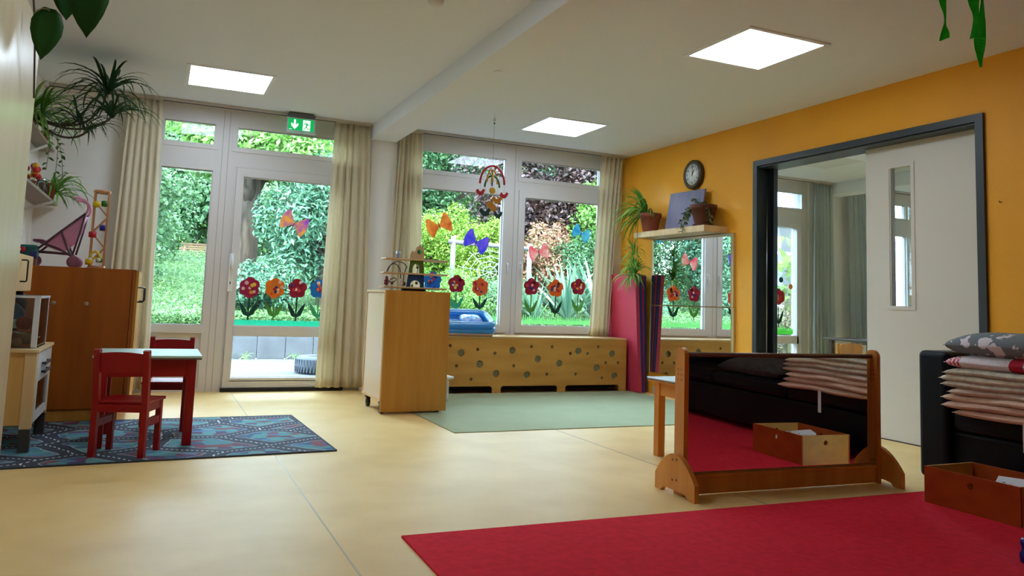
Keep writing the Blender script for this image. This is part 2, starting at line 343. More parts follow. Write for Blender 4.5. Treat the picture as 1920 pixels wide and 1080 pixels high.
# curtain tracks
TRK = M('curtain_track', (196,190,182), .5)
for x0, x1, lab in ((-.95,1.80,'white curtain track over the garden door'),(2.09,4.75,'white curtain track over the double window'),(5.0,7.9,'white curtain track of the next room by the glazed door'),(8.18,11.0,'white curtain track of the next room behind the door slot')):
    t = thing('curtain_track', lab, 'curtain rail', (x0,7.44,ZC)); B(x0, 7.41, ZC-.022, x1, 7.50, ZC-.001).build('rail', TRK, t); B(x0, 7.445, ZC-.026, x1, 7.465, ZC-.021).build('groove', DARKMET, t)
CURT2 = M('curtain_cool_lit_cloth', (204,214,212), .9, transl=.35, bump=.2, bs=500)  # cream cloth greyed, the next room's blue daylight put into its colour
def curtain(x0t, x1t, x0b, x1b, zt, zb, label, y=7.455, folds=6, amp=.035, seed=1, cloth=CURT):
    r = random.Random(seed); nx, nz = folds*10, 22; ph = [r.uniform(-.5,.5) for _ in range(6)]; v = []; f = []
    for k in range(nz+1):
        t = k/nz; z = zt+(zb-zt)*t
        for i in range(nx+1):
            s = i/nx; a = s*folds*2*PI
            sw = s+.012*math.sin(3*PI*s+ph[0]+t*2*ph[1]*3)
            x = (x0t+(x0b-x0t)*t**.8)*(1-sw)+(x1t+(x1b-x1t)*t**.8)*sw
            am = amp*(.55+.6*t)*(.75+.25*math.sin(s*7+ph[2]*9))
            yy = y+am*(math.sin(a+1.2*math.sin(s*5+ph[3]*6)+t*ph[4])+.3*math.sin(2.1*a+ph[5]*8+t))
            v.append((x, yy, z))
    for k in range(nz):
        for i in range(nx): a = k*(nx+1)+i; f.append((a, a+1, a+nx+2, a+nx+1))
    mb = MB().add(v, f, True); base = ((x0b+x1b)/2, y, zb)
    t = thing('curtain', label, 'curtain', base, group='cream window curtains'); o = mb.build('cloth', cloth, t)
    md = o.modifiers.new('thick', 'SOLIDIFY'); md.thickness = .003
    MB().box(x0t, y-.02, zt-.002, x1t, y+.02, zt+.006).build('heading_tape', CURT, t)
curtain(-.34, -.075, -.40, -.02, 2.562, .04, 'cream curtain beside the stroller, left of the garden door', folds=5, seed=2)
curtain(1.45, 1.79, 1.40, 1.86, 2.56, .04, 'cream floor-length curtain between the garden door and the pier', folds=6, seed=3)
curtain(2.10, 2.33, 2.05, 2.38, 2.56, .57, 'cream curtain behind the bear toy, left edge of the double window', folds=5, seed=4)
curtain(4.43, 4.72, 4.33, 4.57, 2.56, .565, 'cream curtain in the corner by the orange wall above the bench', folds=5, seed=5)
curtain(7.60, 7.90, 7.57, 7.93, 2.56, .04, 'cream curtain seen through the open sliding door, beside its glazed door', folds=5, seed=6, cloth=CURT2)
curtain(8.20, 8.50, 8.24, 8.64, 2.56, .5, 'cream curtain seen against the edge of the sliding door leaf', folds=5, seed=8, cloth=CURT2)

# ================================================================== rugs
REDRUG = M('red_carpet', (222,42,58), .95, spec=.1, var=.16, vs=(30,30,30), bump=.3, bs=500)
def slab(name, pts, z0, z1, mat, label, cat, base):
    return solo(name, MB().prism([pts], (0,0,z0), (1,0,0), (0,1,0), z1-z0), mat, label, cat, base)
slab('rug', [(.905,2.925),(.86,-.6),(4.35,-.7),(4.35,2.84)], 0, .008, REDRUG, 'large plain red carpet in front of the navy sofa', 'rug', (2.3,1.2,0))
slab('rug', [(1.90,5.05),(4.62,5.03),(4.62,7.10),(1.90,7.10)], 0, .006, M('green_felt', (166,172,138), .95, spec=.1, var=.06, vs=(4,4,4), bump=.15, bs=400), 'pale mint green mat in front of the perforated bench', 'rug', (3.2,6,0))
# road play rug: printed pattern
def roadmat():
    ma = bpy.data.materials.new('road_print'); ma.use_nodes = True; t = ma.node_tree; b = t.nodes['Principled BSDF']; b.inputs['Roughness'].default_value = .9
    tc = nd(t, 'ShaderNodeTexCoord'); mp = nd(t, 'ShaderNodeMapping'); mp.inputs['Scale'].default_value = (2.7, 3.3, 1); t.links.new(tc.outputs['Object'], mp.inputs[0])
    nz = nd(t, 'ShaderNodeTexNoise'); nz.inputs['Scale'].default_value = 1.2; t.links.new(mp.outputs[0], nz.inputs[0])
    mixv = nd(t, 'ShaderNodeMix', data_type='RGBA'); mixv.inputs[0].default_value = .22; t.links.new(mp.outputs[0], mixv.inputs[6]); t.links.new(nz.outputs[1], mixv.inputs[7])
    def vor(feat, scale, src=None, **kw):
        v = nd(t, 'ShaderNodeTexVoronoi', feature=feat, voronoi_dimensions='2D', **kw); v.inputs['Scale'].default_value = scale; v.inputs['Randomness'].default_value = .85
        t.links.new(src or mixv.outputs[2], v.inputs['Vector']); return v
    ed = vor('DISTANCE_TO_EDGE', 1.0)
    small = vor('F1', 5.0, mp.outputs[0]); small.distance = 'CHEBYCHEV'
    r = nd(t, 'ShaderNodeValToRGB'); r.color_ramp.interpolation = 'CONSTANT'; e = r.color_ramp.elements
    cols = [(72,126,130),(82,140,140),(54,84,120),(72,128,136),(98,148,144),(100,54,84),(86,140,142),(66,60,98),(124,62,70),(78,118,154)]
    e[0].position = 0; e[0].color = (*lin(cols[0]), 1); e[1].position = .1; e[1].color = (*lin(cols[1]), 1)
    for i in range(2, 10): q = e.new(i*.1); q.color = (*lin(cols[i]), 1)
    sp = nd(t, 'ShaderNodeSeparateColor'); t.links.new(small.outputs['Color'], sp.inputs[0]); t.links.new(sp.outputs[0], r.inputs[0])
    def lt(src, th):
        m_ = nd(t, 'ShaderNodeMath', operation='LESS_THAN'); m_.inputs[1].default_value = th; t.links.new(src, m_.inputs[0]); return m_.outputs[0]
    def mix(fac, a, col):
        x = nd(t, 'ShaderNodeMix', data_type='RGBA'); t.links.new(fac, x.inputs[0]); t.links.new(a, x.inputs[6]); x.inputs[7].default_value = (*lin(col), 1); return x.outputs[2]
    c = mix(lt(ed.outputs[0], .155), r.outputs[0], (206,200,190)); c = mix(lt(ed.outputs[0], .145), c, (46,52,68))
    wv = nd(t, 'ShaderNodeTexWave'); wv.inputs['Scale'].default_value = 4.5; t.links.new(mp.outputs[0], wv.inputs[0])
    g = nd(t, 'ShaderNodeMath', operation='GREATER_THAN'); g.inputs[1].default_value = .5; t.links.new(wv.outputs[1], g.inputs[0])
    ml = nd(t, 'ShaderNodeMath', operation='MULTIPLY'); t.links.new(lt(ed.outputs[0], .014), ml.inputs[0]); t.links.new(g.outputs[0], ml.inputs[1])
    c = mix(ml.outputs[0], c, (210,210,205))
    t.links.new(c, b.inputs['Base Color']); return ma
t = thing('play_rug', 'printed road-map play rug under the red table', 'rug', (.1,5.3,0))
pts = [(-.98,4.53),(1.012,4.626),(.966,6.017),(-.98,5.98)]
MB().prism([pts], (0,0,0), (1,0,0), (0,1,0), .007).build('pile', roadmat(), t)
BIND = M('rug_binding', (52,56,66), .9)
for i in range(4):
    a, b_ = pts[i], pts[(i+1)%4]; MB().bar((*a,.004), (*b_,.004), .012, .0085).build('binding', BIND, t)

# ================================================================== tall birch cupboard at the edge of view
t = thing('tall_cupboard', 'tall glossy birch cupboard cut by the picture edge', 'cupboard', (-.8,3.3,0))
GLB = M('birch_gloss', (214,196,160), .3, col2=(206,184,146), vs=(10,10,1), coat=.3)
B(-.985, 2.3, .06, -.62, 4.28, 2.12).build('body', GLB, t)
for y0 in (2.3, 3.29): MB().rbox(-.62, y0+.003, .06, -.60, y0+.987, 2.12, .002).build('door', GLB, t)
B(-.985, 2.32, 0, -.66, 4.26, .06).build('plinth', BIRCH, t)
# ================================================================== brown cabinet
t = thing('brown_cabinet', 'dark oak-brown cabinet carrying the doll stroller and wooden tower', 'cabinet', (-.55,6.4,0))
MB().rbox(-.98, 5.985, .085, -.165, 7.0, 1.027, .003).build('body', BROWN, t)
B(-.97, 6.0, 0, -.19, 6.95, .085).build('plinth', BIRCH, t)
for y0, y1 in ((5.985,6.49),(6.495,7.0)):
    d = MB().rbox(-.162, y0, .085, -.142, y1, 1.027, .002).build('door', BROWN, t); B(-.141, y0, .087, -.124, y0+.5, 1.022).build('door_panel', BIRCH, d)
    hy = y0+.035
    MB().tube([(-.124,hy,.905),(-.09,hy,.905),(-.084,hy,.898),(-.084,hy,.812),(-.09,hy,.805),(-.124,hy,.805)], .0045, 8).build('handle', BLACK, d)
DOT = M('felt_dot', (176,150,120), .9)
for dx, dz in ((-.62,.785),(-.43,.785)): MB().lathe([(.0,-.002),(.014,-.002),(.014,.002),(0,.002)], (dx,5.983,dz), 12, 'y').build('sticker_mark', DOT, t)
# ================================================================== rolling shelf cabinet
x0, x1, y0, y1, zt = 1.613, 2.155, 5.95, 6.52, .957
t = thing('rolling_cabinet', 'birch cabinet on black castors in the middle of the room', 'cabinet', (1.88,6.2,0))
B(x0+.01, y0, .02, x1, y0+.018, zt).build('side_panel', BIRCH, t); B(x0+.01, y1-.018, .1, x1, y1, zt).build('side_panel', BIRCH, t)
B(x0+.01, y0+.018, zt-.02, x1, y1-.018, zt-.001).build('top_board', BIRCH, t); B(x0+.01, y0+.018, .1, x1, y1-.018, .118).build('bottom_board', BIRCH, t)
BK = M('back_panel_pale', (226,200,166), .4); B(x0+.006, y0+.016, .115, x0+.012, y1-.016, zt-.02).build('back_panel', BK, t)
ring_ = yzring(y0, y1, .1, zt, .016, x0, x0+.010); ring_.build('edge_band', PALE, t)
B(x0+.02, y0+.02, .36, x1-.01, y1-.02, .375).build('shelf', BIRCH, t); B(x0+.02, y0+.02, .66, x1-.01, y1-.02, .675).build('shelf', BIRCH, t)
for cx, cy in ((x0+.035,y0+.07),(x1-.05,y0+.07),(x0+.035,y1-.08),(x1-.05,y1-.08)):
    c = MB().lathe([(0,-.013),(.034,-.013),(.037,0),(.034,.013),(0,.013)], (cx,cy,.037), 16, 'x').build('castor', BLACK, t)
    MB().rbox(cx-.02, cy-.028, .072, cx+.02, cy+.028, .1, .004).bar((cx,cy,.037),(cx,cy-.014,.085),.034,.016).build('fork', DARKMET, c)
# white crate handle peeping out behind it
t = thing('plastic_crate', 'white plastic crate edge peeping out beside the birch cabinet', 'crate', (2.18,6.7,.006))
MB().rbox(2.04, 6.56, .008, 2.405, 6.86, .2, .02).build('body', WHITEP, t); MB().rbox(2.025, 6.545, .2, 2.44, 6.875, .225, .008).build('rim', WHITEP, t)

# ================================================================== perforated bench (radiator cover)
t = thing('bench', 'long birch plywood bench with round holes under the double window', 'bench', (3.3,7.3,0))
bx0, bx1, by = 2.1, 4.585, 7.11
HB = [(2.71,.394),(2.908,.286),(3.086,.193),(3.254,.42),(3.424,.181),(3.539,.337),(3.783,.293),(4.001,.418),(4.223,.245),(4.407,.394),(4.439,.165)]
HS = [(2.594,.461),(2.667,.269),(2.822,.141),(2.881,.426),(3.064,.39),(3.271,.268),(3.461,.459),(3.643,.185),(3.696,.459),(3.908,.393),(3.974,.184),(4.111,.393),(4.238,.463),(4.33,.3),(4.482,.301),(4.289,.143)]
HB += [(2.30,.40),(2.48,.20)]; HS += [(2.2,.3),(2.42,.44)]
outer = [(bx0,0)]
for a, b_ in ((2.2,3.05),(3.14,3.77),(3.86,4.50)):   # foot cut-outs
    outer += [(a,0),(a,.055),(a+.02,.072),(b_-.02,.072),(b_,.055),(b_,0)]
outer += [(bx1,0),(bx1,.535),(bx0,.535)]
hl = [outer]+[circ(x,z,.036,20) for x,z in HB]+[circ(x,z,.0165,12) for x,z in HS]
MB().prism(hl, (0,by+.018,0), (1,0,0), (0,0,1), .018).build('front_panel', PLY, t)
MB().rbox(bx0, by-.002, .535, bx1+.002, W+.0, .555, .003).build('top_board', M('bench_top_birch', (214,174,118), .3, col2=(200,158,100), vs=(1.5,10,9)), t)
B(bx1-.018, by+.018, 0, bx1, W-.01, .535).build('side_panel', PLY, t)
B(bx0, by+.018, 0, bx0+.018, W-.01, .535).build('side_panel', PLY, t)
FELT = M('acoustic_felt', (150,150,118), .95, var=.2, vs=(40,40,40))
B(bx0+.02, by+.0195, .1, bx1-.02, by+.026, .52).build('lining', FELT, t)
RAD = M('radiator_black', (22,22,22), .5)
MB().box(bx0+.1, 7.28, .02, bx1-.1, 7.34, .07).tube([(bx0+.05,7.25,.045),(bx1-.05,7.25,.045)], .012, 8).build('pipe', RAD, t)
# ================================================================== gym mats leaning in the corner
cols = [M('mat_red', (206,62,88), .45), M('mat_blue', (28,44,120), .45), M('mat_red_dark', (150,30,52), .5), M('mat_blue', (28,44,120), .45), M('mat_blue', (28,44,120), .45)]
t = thing('folding_mat', 'folded red and blue gym mats leaning on the orange wall', 'gym mat', (4.7,7.2,0))
ya, yb = 6.96, 7.53
fb = [4.66, 4.692, 4.715, 4.738, 4.752]; ft = [4.585, 4.632, 4.672, 4.708, 4.735]
fb = [4.645,4.690,4.715,4.735,4.757]; ft = [4.578,4.622,4.660,4.695,4.725]
for i in range(4):
    a0, a1, b0, b1 = fb[i], fb[i+1]-.001, ft[i], ft[i+1]-.001; h = 1.245-.004*i; yo = .004*i
    mb = MB(); rim = .012
    pl = [(a0,.006),(a1,.006),(b1,h-.008),(b1-.008,h),(b0+.008,h),(b0,h-.008)]
    mb.prism([pl], (0,yb,0), (1,0,0), (0,0,1), (yb-ya-yo)); mb.build('mat_panel', cols[i], t)
# ================================================================== wall mirror and shelf
t = thing('wall_mirror', 'large wall mirror in two panes under the wooden shelf', 'mirror', (XW,6.3,.22))
ED = M('mirror_edge_wood', (206,178,126), .4)
for z0, z1, yy0, yy1 in ((.222,.915,5.637,6.952),(.921,1.603,5.645,6.948)):
    B(XW-.022, yy0, z0, XW-.002, yy1, z1).build('backing', ED, t); B(XW-.026, yy0+.03, z0+.002, XW-.022, yy1-.022, z1-.002).build('mirror_pane', MIRROR, t)
t = thing('wall_shelf', 'thick pale wooden shelf above the wall mirror', 'shelf', (XW,6.3,1.61)); MB().rbox(4.52, 5.755, 1.609, XW, 6.91, 1.668, .002).build('board', PALE, t)
# wall clock
t = thing('wall_clock', 'round brown-framed wall clock with white face and black numerals', 'clock', (XW,6.245,2.22))
cc = (XW-.035, 6.245, 2.222); CF = M('clock_rim', (70,54,30), .35)
MB().lathe([(.10,.012),(.108,-.008),(.132,-.012),(.146,.0),(.148,.035),(.0,.035)], cc, 40, 'x').build('rim', CF, t)
MB().lathe([(0,-.001),(.11,-.001),(.11,.01)], cc, 40, 'x').build('face', M('clock_face', (236,234,228), .4), t)
INK = M('clock_ink', (24,24,26), .5)
def textmesh(s, size, M4, name, mat, parent, th=.0006):
    cu = bpy.data.curves.new(name, 'FONT'); cu.body = s; cu.size = size; cu.align_x = 'CENTER'; cu.align_y = 'CENTER'; cu.extrude = th; cu.resolution_u = 3
    o = bpy.data.objects.new(name, cu); C.objects.link(o); bpy.context.view_layer.update()
    me = bpy.data.meshes.new_from_object(o.evaluated_get(bpy.context.evaluated_depsgraph_get())); C.objects.unlink(o); bpy.data.objects.remove(o)
    me.transform(M4); off = Vector(ORG[parent.name]); me.transform(Matrix.Translation(-off)); me.materials.clear(); me.materials.append(mat)
    o = bpy.data.objects.new(name, me); C.objects.link(o); o.parent = parent; ORG[o.name] = tuple(off); return o
for k in range(12):
    a = 2*PI*(k if k else 12)/12; y = cc[1]-.083*math.sin(a); z = cc[2]+.083*math.cos(a)
    M4 = Matrix(((0,0,-1,cc[0]-.002),(-1,0,0,y),(0,1,0,z),(0,0,0,1)))
    textmesh(str(k or 12), .034, M4, 'numeral', INK, t)
for ang, l, w in ((2*PI*(12.97/12), .052, .008),(2*PI*.0, .086, .005)):
    e = (cc[0]-.004, cc[1]-l*math.sin(ang), cc[2]+l*math.cos(ang)); s_ = (cc[0]-.004, cc[1]+.015*math.sin(ang), cc[2]-.015*math.cos(ang)); MB().bar(s_, e, w, .002, (1,0,0)).build('hand', INK, t)
# canvas
t = thing('painting', 'square lilac-blue painted canvas leaning behind the plant pots', 'painting', (4.72,6.3,1.668))
CV = M('canvas_paint', (112,114,140), .7, col2=(134,122,142), vs=(3,9,2.5), bump=.1, bs=200)
MB().prism([[(6.04,1.668),(6.61,1.668),(6.56,2.06),(6.005,2.052)]], (0,0,0), (0,1,0), (0,0,1), .016).build('canvas', CV, t, True)
for o in t.children: o.location = (0,0,0)
c_ = t.children[0].data; c_.transform(Matrix.Translation((0,-6.3,-1.668))); c_.transform(Matrix.Rotation(.09,4,'Y')); c_.transform(Matrix.Translation((-.03,0,.001)))

# ================================================================== standing mirror
ang = math.atan2(-.062, 1.23)
mr = thing('standing_mirror', 'low wooden-framed standing mirror reflecting the sofa and red carpet', 'mirror', (2.99,3.15,0), ang)
L2 = .615
def lbuild(mb, name, mat, parent=mr): return mb.build(name, mat, parent, True)
for sgn, nm in ((-1,'l'),(1,'r')):
    xc = sgn*L2
    prof = [(-.04,.0),(.04,.0),(.04,.67)]+[(.04*math.cos(a),.67+.038*math.sin(a)) for a in [PI*i/10 for i in range(1,10)]]+[(-.04,.67)]
    up_ = lbuild(MB().prism([prof], (xc-.0125,0,0), (0,1,0), (0,0,1), .025), 'upright', BEECH)
    SC = M('screw_dark', (70,42,24), .5, metal=.5)
    for hy in (-.016,.016):
        for hz in (.6,.575,.55,.12,.07): lbuild(MB().lathe([(0,-.0005),(.0035,-.0005),(.0035,.001)], (xc-.0125-.0006,hy,hz), 8, 'x'), 'screw', SC, up_)
    # arched foot, outside the upright on each end
    top = [(.17-.34*i/14, .02+.175*math.sin(PI*(.08+.84*i/14))**.8) for i in range(15)]
    fp = [(-.17,0),(-.12,0),(-.10,.018),(-.06,.024),(.06,.024),(.10,.018),(.12,0),(.17,0)]+top
    ft_ = lbuild(MB().prism([fp], (xc+sgn*.0125+(0 if sgn > 0 else -.025),0,0), (0,1,0), (0,0,1), .025), 'foot', BEECH)
    for hy, hz in ((-.02,.17),(.015,.165),(-.02,.075),(.015,.07)): lbuild(MB().lathe([(0,-.0005),(.005,-.0005),(.005,.001)], (xc+(-.0375-.0006 if sgn < 0 else .0125-.0006),hy,hz), 8, 'x'), 'bolt', SC, ft_)
lbuild(B(-L2+.0125, -.006, .10, L2-.0125, .004, .662), 'mirror_pane', MIRROR)
lbuild(B(-L2+.0125, .004, .09, L2-.0125, .014, .662), 'backing', BEECH)
lbuild(MB().tube([(-L2+.0125,0,.672),(L2-.0125,0,.672)], .0125, 12), 'top_bar', M('brown_rod', (110,82,70), .35, metal=.3))
lbuild(MB().rbox(-L2+.0125, -.036, .006, L2-.0125, -.016, .083, .002), 'bottom_rail', BEECH)
lbuild(MB().rbox(-L2+.0125, -.038, .083, L2-.0125, .014, .098, .002), 'ledge', BEECH)

# ================================================================== sofa
t = thing('sofa', 'black-navy leather sofa along the orange wall under folded quilts', 'sofa', (4.3,1.6,0))
MB().rbox(3.93, .2, .05, 4.75, 2.9, .30, .02, 3).build('base', NAVY, t)
MB().rbox(3.885, 2.885, .03, 4.76, 3.065, .715, .03, 4).build('armrest', NAVY, t)
MB().rbox(3.885, .02, .03, 4.76, .2, .715, .03, 4).build('armrest', NAVY, t)
for i in range(3): MB().rbox(3.905, .205+i*.893, .30, 4.55, .205+(i+1)*.893-.004, .415, .035, 4).build('seat_cushion', NAVY, t)
for i in range(3): MB().rbox(4.42, .205+i*.893, .40, 4.76, .205+(i+1)*.893-.004, .80, .06, 4).build('back_cushion', NAVY, t)
for fx in (3.97,4.7):
    for fy in (.12,2.97): MB().lathe([(.03,0),(.035,.05)], (fx,fy,0), 12).build('leg', BLACK, t)
# ------------------------------------------------------------------ quilts and pillows
def pillowmesh(lx, ly, th, seed, sag=.012, full=11, nx=26, ny=30, wav=.004):
    r = random.Random(seed); ph = [r.uniform(0,6) for _ in range(6)]; v = []; f = []
    def ht(u): return max(0, 1-abs(2*u-1)**full)**.5
    for s in (1,-1):
        for j in range(ny+1):
            for i in range(nx+1):
                u, w = (1-math.cos(PI*i/nx))/2*.5+i/nx*.5, (1-math.cos(PI*j/ny))/2*.5+j/ny*.5; h = (ht(u)*ht(w))*th/2
                x = (u-.5)*lx*(1+.015*math.sin(w*9+ph[0])); y = (w-.5)*ly*(1+.02*math.sin(u*7+ph[1]))
                mid = -sag*((2*w-1)**2*.6+(2*u-1)**2*.6)+wav*math.sin(u*8+ph[2])*math.sin(w*11+ph[3])
                v.append((x, y, th/2+mid+s*h+s*.0015))
    n1 = (nx+1)*(ny+1)
    for j in range(ny):
        for i in range(nx):
            a = j*(nx+1)+i; f.append((a, a+1, a+nx+2, a+nx+1)); f.append((a+n1, a+nx+1+n1, a+nx+2+n1, a+1+n1))
    b = [j for j in range(nx+1)]+[(j+1)*(nx+1)-1 for j in range(1,ny+1)]+[ny*(nx+1)+i for i in range(nx-1,-1,-1)]+[j*(nx+1) for j in range(ny-1,0,-1)]
    for k in range(len(b)): p, q = b[k], b[(k+1)%len(b)]; f.append((p, p+n1, q+n1, q))
    return MB().add(v, f, True)
def qmat(name, c, c2): return M(name, c, .95, col2=c2, vs=(25,25,25), bump=.5, bs=140)
LINEN = [qmat('linen_rose', (232,192,166), (222,178,152)), qmat('linen_rose_dark', (222,180,156), (210,166,142)), qmat('linen_sand', (240,206,180), (228,190,164)), qmat('linen_taupe', (218,190,168), (202,174,152)), qmat('linen_mottled', (206,186,162), (176,152,130)), qmat('linen_ecru', (234,218,194), (210,192,166)), qmat('linen_stone', (214,206,184), (186,176,154))]
stack = [(2.808,.40,'rose linen folded quilt at the bottom of the pile on the sofa, tag hanging'),(2.865,.437,'rose linen folded quilt second from the bottom of the sofa pile'),(2.875,.472,'pale sand folded quilt third from the bottom of the sofa pile'),(2.836,.508,'taupe folded quilt in the middle of the sofa pile'),(2.866,.541,'mottled brown folded quilt just under the ecru quilt'),(2.884,.572,'ecru quilted blanket with a small black label on the sofa pile'),(2.855,.606,'stone grey thin quilt directly under the patchwork cushion')]
for i, (yt, z, lab) in enumerate(stack):
    th = .043; ly = .78; t = thing('folded_quilt', lab, 'quilt', (4.13,yt-ly/2,z), rz=.02*math.sin(i*2.3), group='folded quilts piled on the sofa')
    q = pillowmesh(.64, ly, th, i+3).build('cloth', LINEN[i], t, True)
    if i == 0: MB().box(-.315, -.0, -.13, -.311, .025, .01).build('care_tag', M('tag_white', (228,214,206), .8), t, True)
    if i == 5: MB().box(-.30, .325, .03, -.285, .355, .034).build('brand_tab', BLACK, t, True)
def patchmat():
    ma = bpy.data.materials.new('patchwork'); ma.use_nodes = True; t = ma.node_tree; b = t.nodes['Principled BSDF']; b.inputs['Roughness'].default_value = .9
    tc = nd(t, 'ShaderNodeTexCoord'); sp = nd(t, 'ShaderNodeSeparateXYZ'); t.links.new(tc.outputs['Object'], sp.inputs[0])
    ck = nd(t, 'ShaderNodeTexChecker'); ck.inputs['Scale'].default_value = 90; ck.inputs[1].default_value = (*lin((206,52,66)),1); ck.inputs[2].default_value = (*lin((238,214,214)),1); t.links.new(tc.outputs['Object'], ck.inputs[0])
    c2 = nd(t, 'ShaderNodeTexChecker'); c2.inputs['Scale'].default_value = 110; c2.inputs[1].default_value = (*lin((86,112,176)),1); c2.inputs[2].default_value = (*lin((220,224,236)),1); t.links.new(tc.outputs['Object'], c2.inputs[0])
    vo = nd(t, 'ShaderNodeTexVoronoi'); vo.inputs['Scale'].default_value = 120; t.links.new(tc.outputs['Object'], vo.inputs['Vector'])
    d = nd(t, 'ShaderNodeMath', operation='LESS_THAN'); d.inputs[1].default_value = .22; t.links.new(vo.outputs[0], d.inputs[0])
    dm = nd(t, 'ShaderNodeMix', data_type='RGBA'); dm.inputs[6].default_value = (*lin((236,224,224)),1); dm.inputs[7].default_value = (*lin((198,150,156)),1); t.links.new(d.outputs[0], dm.inputs[0])
    def step(th, a, bcol):
        g = nd(t, 'ShaderNodeMath', operation='GREATER_THAN'); g.inputs[1].default_value = th; t.links.new(sp.outputs[1], g.inputs[0])
        x = nd(t, 'ShaderNodeMix', data_type='RGBA'); t.links.new(g.outputs[0], x.inputs[0])
        t.links.new(a, x.inputs[6]); t.links.new(bcol, x.inputs[7]); return x.outputs[2]
    rd = nd(t, 'ShaderNodeRGB'); rd.outputs[0].default_value = (*lin((176,14,40)),1)
    c = step(-.035, c2.outputs[0], rd.outputs[0]); c = step(.035, c, dm.outputs[2]); c = step(.285, c, ck.outputs[0])
    t.links.new(c, b.inputs['Base Color']); return ma
t = thing('patchwork_cushion', 'patchwork cushion with red gingham corner, dotted white and red squares', 'cushion', (4.12,2.47,.642)); pillowmesh(.62, .74, .075, 31, full=8, nx=26, ny=30).build('cover', patchmat(), t, True)
def animat():
    ma = bpy.data.materials.new('animal_print'); ma.use_nodes = True; t = ma.node_tree; b = t.nodes['Principled BSDF']; b.inputs['Roughness'].default_value = .9
    tc = nd(t, 'ShaderNodeTexCoord'); nz = nd(t, 'ShaderNodeTexNoise'); nz.inputs['Scale'].default_value = 26; nz.inputs['Detail'].default_value = 1; t.links.new(tc.outputs['Object'], nz.inputs[0])
    mx = nd(t, 'ShaderNodeMix', data_type='RGBA'); mx.inputs[0].default_value = .07; t.links.new(tc.outputs['Object'], mx.inputs[6]); t.links.new(nz.outputs[1], mx.inputs[7])
    v = nd(t, 'ShaderNodeTexVoronoi'); v.inputs['Scale'].default_value = 13; v.inputs['Randomness'].default_value = .8; t.links.new(mx.outputs[2], v.inputs['Vector'])
    l = nd(t, 'ShaderNodeMath', operation='LESS_THAN'); l.inputs[1].default_value = .40; t.links.new(v.outputs[0], l.inputs[0])
    x = nd(t, 'ShaderNodeMix', data_type='RGBA'); x.inputs[6].default_value = (*lin((116,122,124)),1); x.inputs[7].default_value = (*lin((226,214,214)),1); t.links.new(l.outputs[0], x.inputs[0])
    t.links.new(x.outputs[2], b.inputs['Base Color']); return ma
t = thing('pillow', 'grey pillow printed with white animals on top of the sofa pile', 'pillow', (4.12,2.48,.705)); pillowmesh(.62, .74, .125, 47, sag=.01, full=6, nx=26, ny=30).build('cover', animat(), t, True)
t = thing('folded_blanket', 'dark grey folded blanket lying on the sofa seat, seen in the standing mirror', 'blanket', (4.15,1.5,.41)); pillowmesh(.45, .75, .13, 51, sag=.02, full=5).build('cloth', qmat('grey_wool', (70,64,60), (54,50,46)), t, True)
# ------------------------------------------------------------------ wooden box
bxw = M('box_shaded_wood', (176,76,20), .5, spec=.3, col2=(160,62,14), vs=(2,8,14)); bxl = M('box_plywood', (206,150,70), .5, col2=(182,134,70), vs=(8,2,14))  # side boards browner than the ends, shade put into their colour
t = thing('wooden_box', 'open wooden box with finger holes on the carpet before the sofa', 'box', (3.64,2.47,.008))
X0, X1, Y0, Y1, Z0, Z1 = 3.462, 3.81, 2.235, 2.70, .008, .178
for x in (X0, X1-.01): MB().prism([[(Y0,Z0),(Y1,Z0),(Y1,Z1),(Y0,Z1)],circ(2.463,.132,.0155,16)], (x,0,0), (0,1,0), (0,0,1), .01).build('side_board', bxw, t)
for y in (Y0+.01, Y1): MB().prism([[(X0+.01,Z0),(X1-.01,Z0),(X1-.01,Z1),(X0+.01,Z1)],circ(3.636,.132,.0155,16)], (0,y,0), (1,0,0), (0,0,1), .01).build('end_board', bxl, t)
B(X0+.01, Y0+.01, Z0, X1-.01, Y1-.01, Z0+.006).build('bottom', bxl, t)
t = thing('picture_card', 'white picture book with coloured dots lying in the wooden box', 'book', (3.64,2.4,.12))
MB().bar((3.54,2.33,.118), (3.76,2.44,.150), .15, .012).build('pages', M('card_print', (240,236,236), .6), t)
for i in range(9):
    u, w = rnd.uniform(.1,.9), rnd.uniform(-.05,.05); p = Vector((3.54,2.33,.118)).lerp(Vector((3.76,2.44,.150)), u)+Vector((.485,-.874,0))*w
    MB().lathe([(0,.0065),(.008,.0065),(.008,.007),(0,.007)], p, 8).build('printed_dot', M('dot_'+str(i%3), [(196,60,60),(40,40,46),(220,180,60)][i%3], .6), t)
# blue toy at the picture edge
t = thing('toy_skittle', 'dark blue rounded plastic toy on the red carpet at the picture edge', 'toy', (3.0,1.915,.008))
MB().lathe([(0,0),(.024,.002),(.027,.03),(.02,.042),(.019,.055),(.024,.07),(.02,.085),(0,.09)], (3.0,1.915,.008), 18).build('body', M('toy_blue', (16,20,130), .35), t)

